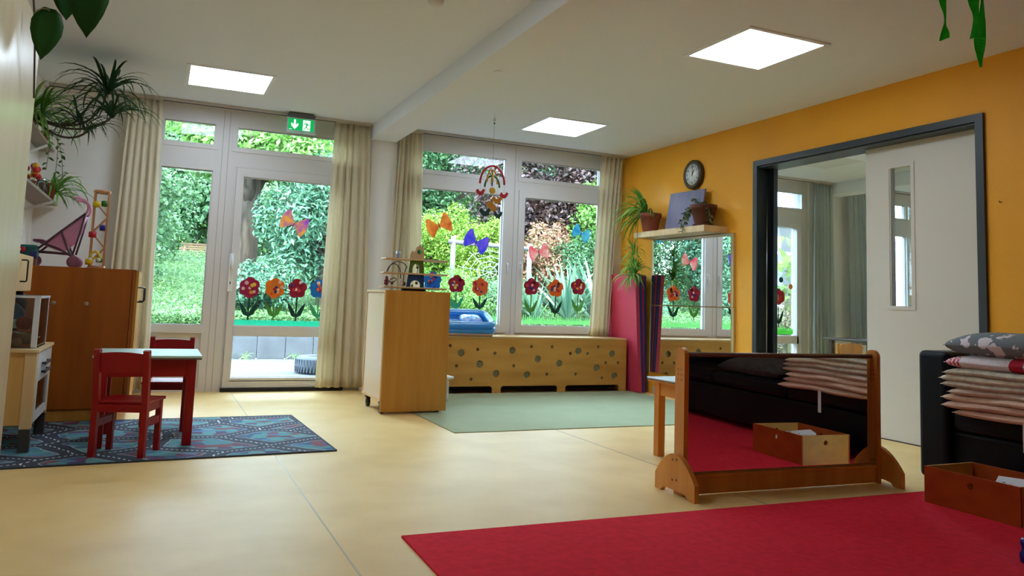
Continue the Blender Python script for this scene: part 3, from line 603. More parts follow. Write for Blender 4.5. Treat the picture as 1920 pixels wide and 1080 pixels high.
# ================================================================== red table and chairs
t = thing('play_table', 'low red wooden table with pale green top on the road rug', 'table', (0,5.2,0))
TOPM = M('green_laminate', (186,208,190), .3)
tp = MB().rbox(-.30, 4.915, .508, .267, 5.50, .522, .003).build('table_top', TOPM, t)
MB().rbox(-.30, 4.917, .500, .265, 5.498, .508, .001).build('edge', M('table_edge', (96,70,56), .5), tp)
for x in (-.27, .19):
    for y in (4.95, 5.44): MB().rbox(x, y, .007, x+.05, y+.05, .50, .003).build('leg', RED, t)
for y in (4.955, 5.455): B(-.22, y, .40, .19, y+.022, .50).build('apron', RED, t)
for x in (-.265, .213): B(x, 5.0, .40, x+.022, 5.44, .50).build('apron', RED, t)
def chair(label, loc, rz, w=.285, dp=.255):
    """small red chair; local +y is the way it faces"""
    c = thing('childrens_chair', label, 'chair', loc, rz, 'little red wooden chairs')
    h = w/2; k = dp/2
    for s in (-1, 1):
        v = MB(); x = s*(h-.016)
        q = [(-k,0,.034),(-k+.006,.29,.034),(-k-.028,.565,.03)]
        pl = [(-k-.002,0),(-k+.034,0),(-k+.036,.28),(-k+.002,.56),(-k-.006,.568),(-k-.03,.562),(-k+.004,.28)]
        v.prism([pl], (x-.0155,0,0), (0,1,0), (0,0,1), .031); v.build('leg', RED, c, True)
        MB().rbox(x-.015, k-.036, 0, x+.015, k-.004, .275, .003).build('leg', RED, c, True)
        B(x-.011, -k+.03, .155, x+.011, k-.03, .195).build('stretcher', RED, c, True)
        B(x-.011, -k+.03, .235, x+.011, k-.03, .275).build('side_rail', RED, c, True)
    for y in (-k+.005, k-.03): B(-h+.03, y, .235, h-.03, y+.022, .275).build('cross_rail', RED, c, True)
    bk = MB(); n = 10; hb = h-.028
    for s0, s1 in ((0,0),): 
        fr_ = [(-hb+2*hb*i/n, .008*math.sin(PI*i/n)) for i in range(n+1)]
        V = []; F = []
        for x, b in fr_:
            for dy, z in ((-.008,.445),(.008,.445),(.008,.545),(-.008,.545)): V.append((x, -k-.004-(z-.49)*.13-b+dy, z+.008*(1-abs(x/hb)**2)*(1 if z > .5 else 0)))
        for i in range(n):
            for j in range(4): a = i*4+j; b = i*4+(j+1)%4; F.append((a, b, b+4, a+4))
        F += [(0,3,2,1),(n*4,n*4+1,n*4+2,n*4+3)]; bk.add(V, F)
    bk.build('backrest', RED, c, True)
    MB().rbox(-h, -k+.02, .275, h, k+.035, .292, .005).build('seat', RED, c, True)
    return c
chair('red wooden chair with its back to the viewer, at the near side of the table', (-.098,4.798,.007), -.335)
chair('red wooden chair on the far side of the table by the window panel', (.106,5.78,.007), PI-.12)
# small beech table behind the standing mirror
t = thing('small_table', 'low beech table with white top behind the standing mirror', 'table', (3.1,3.8,0))
tp = MB().rbox(2.79, 3.46, .462, 3.44, 4.09, .472, .003).build('table_top', M('white_laminate', (214,220,228), .25), t)
MB().box(2.791, 3.461, .457, 3.439, 4.089, .4625).build('edge', M('dark_edge_band', (70,60,66), .5), tp); MB().box(2.795, 3.465, .445, 3.435, 4.085, .4575).build('core', BEECH, tp)
for x in (2.825, 3.36):
    for y in (3.49, 4.01): MB().rbox(x, y, 0, x+.05, y+.05, .446, .004).build('leg', BEECH, t)
for y in (3.5,4.03): B(2.875, y, .365, 3.36, y+.02, .445).build('apron', BEECH, t)
for x in (2.835,3.38): B(x, 3.54, .365, x+.02, 4.01, .445).build('apron', BEECH, t)

# ================================================================== toy kitchen
t = thing('toy_kitchen', 'birch toy kitchen with white oven door and dark feet beside the cupboard', 'toy kitchen', (-.78,5.25,.007))
KY0, KY1, KX0, KX1 = 4.92, 5.58, -.965, -.565
for x in (KX0, KX1-.055):
    for y in (KY0, KY1-.05):
        MB().rbox(x, y, .13, x+.055, y+.05, .535, .002).build('post', PALE, t); MB().rbox(x+.001, y+.001, .007, x+.054, y+.049, .13, .002).build('foot', M('foot_paint', (64,58,52), .6), t)
for y in (KY0+.008, KY1-.02): B(KX0+.055, y, .15, KX1-.055, y+.012, .535).build('side_panel', M('kitchen_side', (216,168,96), .45, col2=(204,154,82), vs=(12,12,2)), t)
B(KX0+.02, KY0+.05, .15, KX0+.03, KY1-.05, .535).build('back_panel', PALE, t); B(KX0+.03, KY0+.05, .15, KX1-.03, KY1-.05, .165).build('floor_board', PALE, t)
MB().rbox(KX0-.005, KY0-.012, .535, KX1+.008, KY1+.012, .552, .002).build('worktop', PALE, t)
WD = M('white_lacquer', (222,218,212), .35)
dr = B(KX1-.014, KY0+.052, .44, KX1+.002, KY1-.052, .53).build('drawer', WD, t)
ov = MB().prism([[(KY0+.052,.155),(KY1-.052,.155),(KY1-.052,.435),(KY0+.052,.435)],[(KY0+.11,.2),(KY0+.11,.37),(KY1-.11,.37),(KY1-.11,.2)]], (KX1-.014,0,0), (0,1,0), (0,0,1), .016).build('oven_door', WD, t)
B(KX1-.008, KY0+.11, .2, KX1-.005, KY1-.11, .37).build('oven_pane', GLASS, ov)
for z, par in ((.462, dr), (.415, ov)):
    MB().rbox(KX1+.012, KY0+.2, z-.008, KX1+.026, KY1-.2, z+.008, .005).box(KX1, KY0+.22, z-.006, KX1+.014, KY0+.235, z+.006).box(KX1, KY1-.235, z-.006, KX1+.014, KY1-.22, z+.006).build('handle', M('handle_dark', (44,42,44), .35), par)
# storage bin with toy crockery on the worktop
CLR = glassmat('clear_plastic', (.86,.87,.89), 1.0, 1.45, .08)
t = thing('storage_bin', 'clear plastic storage bin full of toy crockery on the toy kitchen', 'bin', (-.75,5.2,.553))
bx = (-.93, 5.02, .554, -.585, 5.40, .832)
for a in ((bx[0],bx[1],bx[2],bx[3],bx[1]+.004,bx[5]),(bx[0],bx[4]-.004,bx[2],bx[3],bx[4],bx[5]),(bx[0],bx[1],bx[2],bx[0]+.004,bx[4],bx[5]),(bx[3]-.004,bx[1],bx[2],bx[3],bx[4],bx[5]),(bx[0],bx[1],bx[2],bx[3],bx[4],bx[2]+.006)):
    B(*a).build('wall_panel', CLR, t)
FROST = M('frosted_plastic', (214,214,216), .4)
for x in (bx[0], bx[3]-.028):
    for y in (bx[1]-.003, bx[4]-.009): MB().rbox(x, y, bx[2], x+.03, y+.012, bx[5], .003).build('corner_post', FROST, t)
MB().box(bx[0]-.004,bx[1]-.006,bx[5]-.006,bx[3]+.004,bx[1]+.008,bx[5]+.006).box(bx[0]-.004,bx[4]-.008,bx[5]-.006,bx[3]+.004,bx[4]+.006,bx[5]+.006).box(bx[3]-.006,bx[1],bx[5]-.006,bx[3]+.006,bx[4],bx[5]+.006).box(bx[0]-.006,bx[1],bx[5]-.006,bx[0]+.006,bx[4],bx[5]+.006).build('rim', FROST, t)
def bowl(label, c, r, h, col, tilt=0):
    o = thing('toy_bowl', label, 'bowl', c, group='toy crockery in the storage bin'); o.rotation_euler = (tilt, .2, 0)
    MB().lathe([(r*.35,0),(r*.8,h*.4),(r,h),(r*.94,h),(r*.74,h*.42),(0,h*.12)], (0,0,0), 20).build('shell', M('crock_%d%d%d' % col, col, .35), o, True)
bowl('tan toy bowl lying at the bottom of the clear bin', (-.66,5.12,.575), .07, .05, (186,150,110))
bowl('pink toy cup in the clear bin', (-.66,5.10,.655), .042, .07, (206,110,104), 1.1)
bowl('steel grey toy pot in the clear bin behind the tan bowl', (-.78,5.10,.58), .06, .07, (130,124,116))
bowl('navy toy pan leaning in the clear bin', (-.76,5.2,.70), .09, .05, (60,76,100), 1.25)
bowl('mint green toy plate in the clear bin', (-.74,5.12,.67), .075, .015, (150,176,150), .3)
for i, (x, y, nm) in enumerate(((-.76,5.06,'wooden toy egg nearest the cupboard edge in the clear bin'),(-.685,5.06,'wooden toy egg in front of the tan bowl in the clear bin'))): solo('toy_egg', MB().sphere((x,y,.585), .025, 12, 9), M('egg_wood', (206,178,138), .3), nm, 'toy', (x,y,.56))
t = thing('toy_pan', 'black toy frying pan standing behind the clear bin', 'pan', (-.86,5.42,.553)); MB().lathe([(0,0),(.085,0),(.095,.03),(.088,.03),(.08,.006),(0,.006)], (-.80,5.45,.79), 20, 'y').build('bowl', BLACK, t); MB().bar((-.80,5.46,.70),(-.80,5.46,.554),.02,.012).build('handle', BLACK, t)
# light wooden wall cupboard with bow handle
t = thing('wall_cupboard', 'small pale wooden cupboard with black bow handle behind the toy kitchen', 'cupboard', (-.85,5.3,.86))
MB().rbox(-.995, 4.95, .86, -.72, 5.52, 1.07, .003).build('body', PALE, t); MB().rbox(-.718, 4.955, .862, -.70, 5.515, 1.068, .002).build('door', PALE, t)
MB().tube([(-.70,5.08,1.035),(-.672,5.08,1.035),(-.668,5.08,1.03),(-.668,5.08,.92),(-.672,5.08,.915),(-.70,5.08,.915)], .0045, 8).build('handle', BLACK, t)
# ================================================================== on the brown cabinet
zc = 1.028
PINKM = M('stroller_tube', (92,62,74), .35); PINK = M('stroller_pink', (238,178,206), .6, transl=.35)
t = thing('doll_stroller', 'folding pink doll stroller standing on the brown cabinet', 'doll stroller', (-.68,6.5,zc))
for dy in (-.11, .11):
    y = 6.5+dy; T = MB()
    T.tube([(-.845,y,1.10),(-.66,y,1.285),(-.514,y,1.425)], .008, 8)        # seat rail
    T.tube([(-.514,y,1.425),(-.54,y,1.28),(-.572,y,1.13)], .007, 8)       # back strut
    T.tube([(-.78,y,1.20),(-.66,y,1.16),(-.575,y,1.11)], .008, 8)     # lower rail
    T.tube([(-.655,y,1.28),(-.61,y,1.17),(-.572,y,1.09)], .007, 8)
    T.tube([(-.815,y,1.137),(-.70,y,1.135),(-.58,y,1.128)], .006, 8)
    T.build('frame_tube', PINKM, t)
    MB().tube(bez([(-.514,y,1.425),(-.48,y,1.47),(-.50,y,1.545),(-.60,y,1.535)], 10), .009, 8).build('handle', PINK, t)
    for wx in (-.565, -.83): MB().lathe([(0,-.012),(.028,-.014),(.042,-.01),(.044,0),(.042,.01),(.028,.014),(0,.012)], (wx,y,zc+.045), 18, 'y').build('wheel', M('wheel_pink', (150,92,116), .5), t)
MB().tube([(-.572,6.39,1.10),(-.572,6.61,1.10)], .006, 8).tube([(-.83,6.39,1.10),(-.83,6.61,1.10)], .006, 8).tube([(-.655,6.39,1.28),(-.655,6.61,1.28)], .005, 8).build('axle', PINKM, t)
sg = []; sq = bez([(-.515,0,1.42),(-.56,0,1.27),(-.62,0,1.17),(-.70,0,1.19),(-.76,0,1.235),(-.80,0,1.225)], 14)
V = []; F = []
for k, p in enumerate(sq):
    for j in range(7): s = j/6; V.append((p.x, 6.395+.21*s, p.z-.012*math.sin(PI*s)))
for k in range(14):
    for j in range(6): a = k*7+j; F.append((a, a+1, a+8, a+7))
o = MB().add(V, F, True).build('seat_cloth', PINK, t); o.modifiers.new('thick', 'SOLIDIFY').thickness = .004
for yy in (6.402, 6.602):
    sp_ = [(-.52,1.415),(-.60,1.335),(-.70,1.238),(-.78,1.19),(-.74,1.175),(-.68,1.15),(-.625,1.165),(-.575,1.22),(-.54,1.30)]
    MB().prism([sp_], (0,yy,0), (1,0,0), (0,0,1), .003).build('side_cloth', PINK, t)
MB().rbox(-.83,6.41,1.205,-.76,6.59,1.225,.006).build('footrest', M('wheel_pink', (150,92,116), .5), t)
# wooden ball-run tower
t = thing('marble_tower', 'tall wooden rolling-ball tower with coloured cylinders on the brown cabinet', 'toy', (-.415,6.4,zc))
TW = M('tower_beech', (196,142,96), .4, col2=(182,126,80), vs=(14,14,2))
for x, y in ((-.462,6.36),(-.462,6.44),(-.372,6.36),(-.372,6.44)): MB().bar((x,y,zc),(x,y,1.60),.012,.012).build('post', TW, t)
for z in (zc+.012, 1.592): MB().lathe([(.052,-.012),(.06,0),(.052,.012),(.044,.006),(.044,-.006)], (-.417,6.4,z), 20).build('ring', TW, t)
MB().rbox(-.475,6.345,zc,-.36,6.455,zc+.012,.003).build('base', TW, t)
for i, (a, b) in enumerate((((-.46,1.52),(-.38,1.42)),((-.375,1.40),(-.455,1.30)),((-.455,1.28),(-.38,1.19)),((-.375,1.18),(-.45,1.09)))): MB().bar((a[0],6.4,a[1]),(b[0],6.4,b[1]),.05,.01).build('ramp', TW, t)
for c, x, y, z in (((226,196,20),-.445,6.35,1.495),((60,130,50),-.395,6.42,1.51),((30,60,160),-.392,6.40,1.33),((186,18,36),-.455,6.35,1.275),((226,196,20),-.462,6.34,1.078),((70,140,50),-.40,6.42,1.10)):
    solo('toy_cylinder', MB().lathe([(0,-.024),(.021,-.024),(.023,0),(.021,.024),(0,.024)], (x,y,z), 16, 'x'), M('cyl_%d_%d' % (c[0],c[1]), c, .4), {226:'yellow',60:'upper green',30:'blue',186:'red',70:'lower green'}[c[0]]+' wooden cylinder '+('high on' if z > 1.4 else ('halfway up' if z > 1.2 else 'at the foot of'))+' the rolling-ball tower', 'toy', (x,y,z-.024))
t = thing('toy_car', 'yellow open plastic toy car at the foot of the ball tower', 'toy', (-.43,6.34,1.10))
MB().tube(bez([(-.462,6.33,1.105),(-.455,6.33,1.17),(-.40,6.33,1.17),(-.392,6.33,1.10)], 8), .007, 8).tube(bez([(-.462,6.36,1.105),(-.455,6.36,1.17),(-.40,6.36,1.17),(-.392,6.36,1.10)], 8), .007, 8).box(-.465,6.325,1.10,-.39,6.365,1.112).build('cage', M('cyl_226_196', (226,196,20), .4), t)
for wx in (-.452,-.402): MB().lathe([(0,-.022),(.013,-.022),(.013,.022),(0,.022)], (wx,6.345,1.095), 12, 'y').build('wheel', WHITEP, t)
t = thing('toy_robot', 'teal, navy and red plastic toy at the end of the brown cabinet', 'toy', (-.84,6.38,zc))
MB().rbox(-.88,6.34,zc,-.79,6.43,zc+.05,.01).build('base', M('toy_rust', (120,50,30), .5), t); MB().rbox(-.90,6.33,zc+.05,-.785,6.44,zc+.15,.02,3).build('body', M('toy_teal', (16,92,88), .4), t)
MB().rbox(-.83,6.318,zc+.055,-.785,6.332,zc+.10,.005).build('hatch', M('toy_navy', (30,36,120), .4), t); MB().lathe([(0,-.01),(.018,-.01),(.018,.01),(0,.01)], (-.872,6.325,zc+.115), 14, 'y').build('knob', M('toy_red', (190,24,40), .4), t)
t = thing('white_basket', 'white lattice plastic basket at the end of the brown cabinet', 'basket', (-.93,6.2,zc))
for k in range(6): MB().tube([(-.93+.06*math.cos(a),6.2+.06*math.sin(a),zc+.02+k*.045) for a in [2*PI*i/16 for i in range(16)]], .006, 6, closed=True).build('hoop', WHITEP, t)
for k in range(10): a = 2*PI*k/10; MB().tube([(-.93+.06*math.cos(a),6.2+.06*math.sin(a),zc),(-.93+.06*math.cos(a+.7),6.2+.06*math.sin(a+.7),zc+.25)], .004, 6).build('slat', WHITEP, t)

# ================================================================== bear bead maze on the rolling cabinet
z0 = .957
t = thing('bead_maze', 'wooden bear-shaped bead maze toy with three shelves on the birch cabinet', 'toy', (1.92,6.2,z0))
LW = M('toy_light_wood', (206,168,122), .45)
for z, a in ((z0+.02,0),(z0+.135,-.06),(z0+.25,.05)):
    mb = MB().rbox(-.27,-.07,0,.27,.07,.014,.004); o = mb.build('shelf', LW, t, True); o.location = (0,0,z-z0); o.rotation_euler.z = a
MB().rbox(-.1,-.03,0,.1,.03,.02,.004).build('base', BLACK, t, True)
def pl2(pts, y, th, name, mat, holes=()): return MB().prism([pts]+list(holes), (0,y,0), (1,0,0), (0,0,1), th).build(name, mat, t, True)
arch = lambda w, h, z: [(-w,z),(-w,z+h*.4)]+[(w*math.cos(a), z+h*.4+h*.6*math.sin(a)) for a in [PI-PI*i/10 for i in range(1,10)]]+[(w,z+h*.4),(w,z)]
arr = lambda w, h, z: arch(w, h, z)[::-1]
pl2([(-.075,.034),(-.062,.135)]+[(.072,.135),(.075,.034)], -.03, .014, 'lower_body', M('bear_blue', (14,52,96), .4), [arr(.042,.055,.0345)])
pl2([(-.062,.149),(-.05,.25),(.062,.25),(.072,.149)], -.03, .014, 'middle_body', M('bear_green', (86,104,20), .4), [arr(.03,.075,.1495)])
head = [(-.055,.264),(-.055,.30),(-.04,.335),(-.025,.325),(-.01,.33)]+[(.025+.035*math.cos(a),.335+.04*math.sin(a)) for a in [PI*.85-PI*.85*i/9 for i in range(10)]]+[(.066,.264)]
pl2(head, -.03, .014, 'bear_head', LW)
MB().lathe([(0,-.012),(.016,-.008),(.018,0),(0,.002)], (.022,-.046,.325), 16, 'y').build('gem', M('green_gem', (20,130,60), .15), t, True)
for x, z in ((.028,.378),(.052,.37),(.066,.352)): MB().sphere((x,-.037,z), .006, 8, 6).build('knob', M('knob_dark', (56,50,30), .4), t, True)
WIRE = M('maze_wire', (46,34,34), .3, metal=.6)
for p in ([(-.24,-.02,.149),(-.22,-.02,.25),(-.12,-.02,.25),(-.12,-.02,.149),(-.12,-.02,.10)],[(-.22,.02,.149),(-.2,.02,.28),(-.08,.0,.24),(-.07,0,.2)],[(-.23,0,.034),(-.2,0,.13),(-.12,0,.13),(-.13,0,.05),(-.22,0,.07)],[(-.07,-.02,.2),(-.1,-.03,.16),(-.1,-.03,.06)],[(.01,-.045,.15),(.02,-.05,.2),(.0,-.045,.22)],[(.08,0,.264),(.14,0,.29),(.16,0,.264)]):
    MB().tube(bez(p, 14), .0035, 6).build('wire', WIRE, t, True)
for x, y, z, c, r in ((-.235,-.01,.08,(110,20,30),.02),(-.235,-.01,.06,(110,20,30),.02),(-.235,-.01,.10,(110,20,30),.016),(-.185,0,.06,(110,20,30),.012),(-.115,-.03,.06,(216,200,190),.02),(-.095,-.03,.058,(90,16,24),.018),(.01,-.048,.195,(40,24,24),.011),(.008,-.048,.068,(70,40,26),.013),(-.028,-.046,.045,(60,70,30),.01),(.14,0,.285,(40,30,26),.012)):
    MB().sphere((x,y,z), r, 10, 8).build('bead', M('bead_%d_%d' % (c[0],c[1]), c, .35), t, True)
MB().lathe([(0,0),(.016,.002),(.018,.03),(.016,.058),(0,.06)], (-.145,0,.264), 14).build('bell', M('bell_grey', (160,172,188), .3, metal=.4), t, True)

# ================================================================== inflatable pool on the bench
t = thing('folded_mat', 'flat beige changing mat under the blue inflatable pool on the bench', 'mat', (2.7,7.28,.555)); MB().rbox(2.36,7.09,.556,3.03,7.5,.58,.01,3).build('pad', M('beige_vinyl', (176,132,104), .5), t)
t = thing('inflatable_pool', 'light blue inflatable baby pool lying on the bench', 'inflatable pool', (2.73,7.30,.632)); t.rotation_euler = (.36,.0,-.03)
def rr_path(w, h, r, z, n=8): return [(x,y,z) for x, y in rrect(-w,-h,w,h,r,n)]
PB = M('pool_blue', (66,160,224), .2, coat=.4, transl=.25); PL = M('pool_pale', (170,216,240), .2, coat=.4, transl=.3)
MB().tube(rr_path(.33,.17,.09,.03), .038, 12, closed=True).build('lower_ring', PB, t, True)
MB().tube(rr_path(.325,.165,.09,.085), .034, 12, closed=True).build('upper_ring', PB, t, True)
MB().tube(rr_path(.325,.165,.09,.117), .011, 8, closed=True).build('seam_ring', PL, t, True)
MB().prism([rrect(-.33,-.17,.33,.17,.09,6)], (0,0,.02), (1,0,0), (0,1,0), .012).build('pool_floor', M('pool_print', (40,110,190), .25, col2=(196,226,244), vs=(9,14,9), coat=.3), t, True)
pil = pillowmesh(.22,.14,.06,9,full=4,nx=10,ny=10); o = pil.build('air_pillow', M('pool_clouds', (80,150,214), .25, col2=(220,234,246), vs=(24,24,24)), t, True); o.location = (.14,.04,.05)

# ================================================================== exit sign
t = thing('exit_sign', 'lit green exit sign with arrow and running figure above the garden door', 'sign', (1.11,7.35,ZC))
B(.985,7.335,2.535,1.235,7.395,2.575).build('mount', M('sign_grey', (96,98,98), .5), t); B(1.0,7.35,2.575,1.22,7.38,ZC).build('bracket', M('sign_grey', (96,98,98), .5), t)
ring(.978,1.24,2.402,2.540,.012,7.338,7.372).build('frame', M('sign_frame', (196,202,204), .4), t)
B(.972,7.325,2.396,1.246,7.378,2.405).build('lip', M('sign_frame', (196,202,204), .4), t)
B(.99,7.345,2.414,1.228,7.368,2.528).build('sign_panel', M('exit_green', (0,150,76), .4, emit=.55), t)
SW = M('exit_white', (236,250,240), .4, emit=.75)
def sgn(pts, name='symbol', m_=SW, y=7.345): MB().prism([pts], (0,y,0), (1,0,0), (0,0,1), .0012).build(name, m_, t)
sgn([(1.043,2.518),(1.059,2.518),(1.059,2.467),(1.081,2.487),(1.083,2.464),(1.051,2.428),(1.019,2.464),(1.021,2.487),(1.043,2.467)], 'arrow')
sgn([(1.126,2.423),(1.192,2.423),(1.192,2.519),(1.126,2.519)], 'doorway')
EG = M('exit_green', (0,150,76)); 
sgn(circ(1.151,2.505,.0065,10), 'figure_head', EG, 7.3438)
for pts in ([(1.14,2.492),(1.165,2.494),(1.172,2.478),(1.160,2.455),(1.152,2.457),(1.155,2.476)], [(1.14,2.492),(1.132,2.474),(1.138,2.471),(1.147,2.486)], [(1.165,2.494),(1.178,2.480),(1.189,2.476),(1.187,2.470),(1.174,2.474),(1.160,2.486)], [(1.152,2.460),(1.163,2.458),(1.170,2.446),(1.196,2.444),(1.196,2.437),(1.166,2.438)], [(1.152,2.462),(1.160,2.456),(1.148,2.440),(1.136,2.428),(1.131,2.433),(1.143,2.446)]):
    sgn(pts, 'figure_limb', EG, 7.3438)
sgn([(1.0,2.424),(1.03,2.424),(1.03,2.4265),(1.0,2.4265)], 'printed_line')

# ================================================================== paper flowers and butterflies on the glass
G = W+.029
def flower(x, zc, zb, s, petal, stemc, label, seed, lean=0, dots=None):
    """cut-out paper flower stuck on the pane: petals, tissue balls, stem and two leaves"""
    r = random.Random(seed); t = thing('paper_flower', label, 'paper flower', (x,G,zb), group='paper flowers stuck on the windows')
    pc = M('paper_%d_%d_%d' % petal, petal, .8, transl=.18, var=.18, vs=(30,30,30)); st = M('paper_%d_%d_%d' % stemc, stemc, .8, transl=.18)
    n = 6 if seed % 2 else 5; R = s*.5
    for k in range(n):
        a = 2*PI*k/n+r.uniform(-.1,.1)+PI/2; pr = R*r.uniform(.47,.54)
        MB().prism([circ(x+R*.53*math.cos(a), zc+R*.53*math.sin(a), pr, 16)], (0,G-.0006*(k%2),0), (1,0,0), (0,0,1), .0015).build('petal', pc, t)
    MB().prism([circ(x, zc, R*.5, 16)], (0,G-.001,0), (1,0,0), (0,0,1), .0015).build('petal_centre', pc, t)
    pal = [(236,150,30),(60,40,130),(214,60,60),(240,190,190),(150,14,50),(240,196,60)]
    for k in range(dots or 9):
        a = r.uniform(0,2*PI); d = R*r.uniform(.05,.78); c = pal[r.randrange(6)] if petal[1] < 90 else [(190,20,50),(60,50,110),(226,90,40),(240,190,160)][r.randrange(4)]
        MB().sphere((x+d*math.cos(a), G-.005, zc+d*math.sin(a)), R*r.uniform(.13,.2), 8, 5, (1,.45,1)).build('tissue_ball', M('tissue_%d_%d_%d' % c, c, .85, transl=.15), t)
    MB().prism([[(x-.008,zb),(x+.006,zb),(x+.008,zc-R*.7),(x-.006,zc-R*.7)]], (0,G+.0002,0), (1,0,0), (0,0,1), .0012).build('stem', st, t)
    h = zc-zb
    for sg_ in (-1, 1):
        pts = [(x,zb+h*.10),(x+sg_*.045,zb+h*.17),(x+sg_*.075,zb+h*.42),(x+sg_*.085,zb+h*.58),(x+sg_*.05,zb+h*.46),(x+sg_*.012,zb+h*.28)]
        if sg_ < 0: pts = pts[::-1]
        MB().prism([pts], (0,G,0), (1,0,0), (0,0,1), .0012).build('leaf', st, t)
DG, LG, TG = (8,66,50), (84,150,60), (60,160,110)
flower(.778,.945,.645,.19,(170,22,72),DG,'crimson paper flower with dark leaves nearest the garden door handle',1)
flower(1.005,.948,.648,.185,(238,126,20),LG,'orange paper flower with light green leaves on the garden door',3)
flower(1.211,.95,.645,.18,(166,16,50),DG,'dark red paper flower with dark leaves on the garden door beside the blue one',2)
flower(1.415,.955,.648,.18,(20,110,186),TG,'blue paper flower half hidden by the curtain on the garden door',6)
flower(2.555,1.08,.785,.20,(24,104,178),TG,'blue paper flower behind the bear bead maze',4)
flower(2.82,1.06,.78,.185,(164,18,44),TG,'dark red paper flower above the end of the birch cabinet',8)
flower(3.085,1.045,.787,.19,(232,104,40),DG,'orange paper flower above the inflatable pool',7)
flower(3.682,1.07,.758,.185,(160,16,56),LG,'crimson paper flower beside the window handles on the double window',10)
flower(3.98,1.065,.754,.19,(236,112,30),DG,'orange paper flower with dark stem in the middle of the opening sash',12)
flower(4.262,1.09,.784,.18,(158,14,46),LG,'crimson paper flower beside the corner curtain',14)
flower(7.16,1.09,.70,.20,(190,40,50),DG,'red paper flower on the glazed door of the next room',15)
def grass(x0, x1, z0, z1, col, label, seed, spiky=.03):
    r = random.Random(seed); pts = [(x0,z0),(x1,z0)]; n = int((x1-x0)/.012); up_ = []
    for i in range(n+1): x = x1-(x1-x0)*i/n; up_.append((x, z1+r.uniform(0,spiky) if i % 2 else z1-spiky*.7))
    mb = MB()
    for i in range(0, n-1, 2):
        a, b, c = up_[i], up_[i+1], up_[i+2]; mb.prism([[(c[0],z0),(a[0],z0),a,b,c]], (0,G+.0015,0), (1,0,0), (0,0,1), .001)
    solo('paper_grass', mb, M('paper_grass_%d' % col[0], col, .8, transl=.6, var=.15, vs=(90,1,3)), label, 'paper decoration', ((x0+x1)/2,G,z0))
grass(.66,1.535,.597,.648,(96,224,190),'turquoise paper grass strip along the garden door glass',1,.008)
grass(2.3,3.285,.665,.745,(176,232,166),'pale green paper grass behind the inflatable pool',2,.04)
grass(3.575,4.48,.672,.735,(176,234,172),'pale green paper grass at the foot of the opening sash',3,.045)
grass(6.2,7.4,.615,.69,(130,210,110),'green paper grass on the glazed door of the next room',4,.045)
def butterfly(cx, cz, s, rot, c1, c2, cb, label):
    t = thing('paper_butterfly', label, 'paper butterfly', (cx,G-.001,cz), group='paper butterflies stuck on the windows')
    wm = M('filter_%d_%d_%d' % c1, c1, .85, col2=c2, vs=(14,14,14), transl=.45)
    ca, sa = math.cos(rot), math.sin(rot)
    for sg_ in (-1, 1):
        P_ = [(.004,.0),(.35,.42),(.47,.40),(.55,.15),(.56,-.1),(.47,-.36),(.36,-.40),(.2,-.22),(.004,-.06)]
        pts = [(cx+s*(sg_*a*ca-b*sa), cz+s*(sg_*a*sa+b*ca)) for a, b in P_]
        if sg_ > 0: pts = pts[::-1]
        V = []
        mb = MB().prism([pts[::-1] if False else pts], (0,G-.001,0), (1,0,0), (0,0,1), .0015); mb.build('wing', wm, t)
    a = Vector((cx+s*.16*sa, G-.004, cz-s*.16*ca)); b = Vector((cx-s*.14*sa, G-.004, cz+s*.14*ca)); MB().tube([a, b], .006, 8).build('body_clip', M('clip_%d_%d' % cb[:2], cb, .5), t)
butterfly(1.145,1.572,.235,-.42,(240,190,70),(176,96,200),(150,96,40),'yellow and purple paper butterfly on the garden door')
butterfly(2.60,1.66,.25,.42,(236,180,90),(206,112,60),(90,60,20),'orange and yellow paper butterfly beside the bear toy curtain')
butterfly(3.02,1.515,.25,-.40,(66,90,200),(160,120,210),(70,30,50),'blue and violet paper butterfly left of the window mullion')
butterfly(3.757,1.447,.21,.25,(232,90,110),(240,222,206),(120,60,50),'pink and white paper butterfly on the opening sash')
butterfly(4.28,1.69,.20,-.38,(40,160,206),(150,222,214),(40,80,110),'turquoise paper butterfly by the corner curtain')
# stickers in the next room
for x, z, c, lab in ((7.05,1.42,(190,50,60),'red'),(7.20,1.30,(30,80,90),'dark teal'),(7.36,1.22,(226,140,60),'orange')):
    solo('window_sticker', MB().prism([circ(x,z,.035,16)], (0,G,0), (1,0,0), (0,0,1), .0012), M('stick_%d' % c[0], c, .7), lab+' round paper sticker on the glazed door of the next room', 'sticker', (x,G,z))

# ================================================================== rainbow mobile
t = thing('rainbow_mobile', 'wooden rainbow mobile with birds hanging before the double window', 'mobile', (2.665,6.39,ZC))
STR = M('string', (120,116,110), .7); mc = (2.665,6.39)
MB().tube([(2.665,6.39,2.59),(2.665,6.39,2.12)], .0012, 5).build('string', STR, t)
MB().tube([(2.665+.01*math.cos(a),6.39,2.535+.012*math.sin(a)) for a in [2*PI*i/10 for i in range(10)]], .0018, 5, closed=True).build('hook', DARKMET, t)
MB().sphere((2.665,6.39,2.50), .008, 8, 6).build('swivel', DARKMET, t)
def archtube(w, h, z, ang, r, c):
    pts = []
    for i in range(15): a = PI*i/14; x = w*math.cos(a); pts.append((mc[0]+x*math.cos(ang), mc[1]+x*math.sin(ang), z+h*math.sin(a)))
    MB().tube(pts, r, 8).build('arch', M('arch_%d_%d' % c[:2], c, .5), t); return pts
archtube(.112,.165,1.945,-.2,.0095,(190,16,50)); archtube(.085,.12,1.955,.6,.008,(214,140,30)); archtube(.065,.10,1.95,1.3,.007,(226,186,70)); archtube(.068,.105,1.915,-.15,.0085,(20,112,60)); archtube(.03,.07,1.93,1.2,.006,(64,44,110))
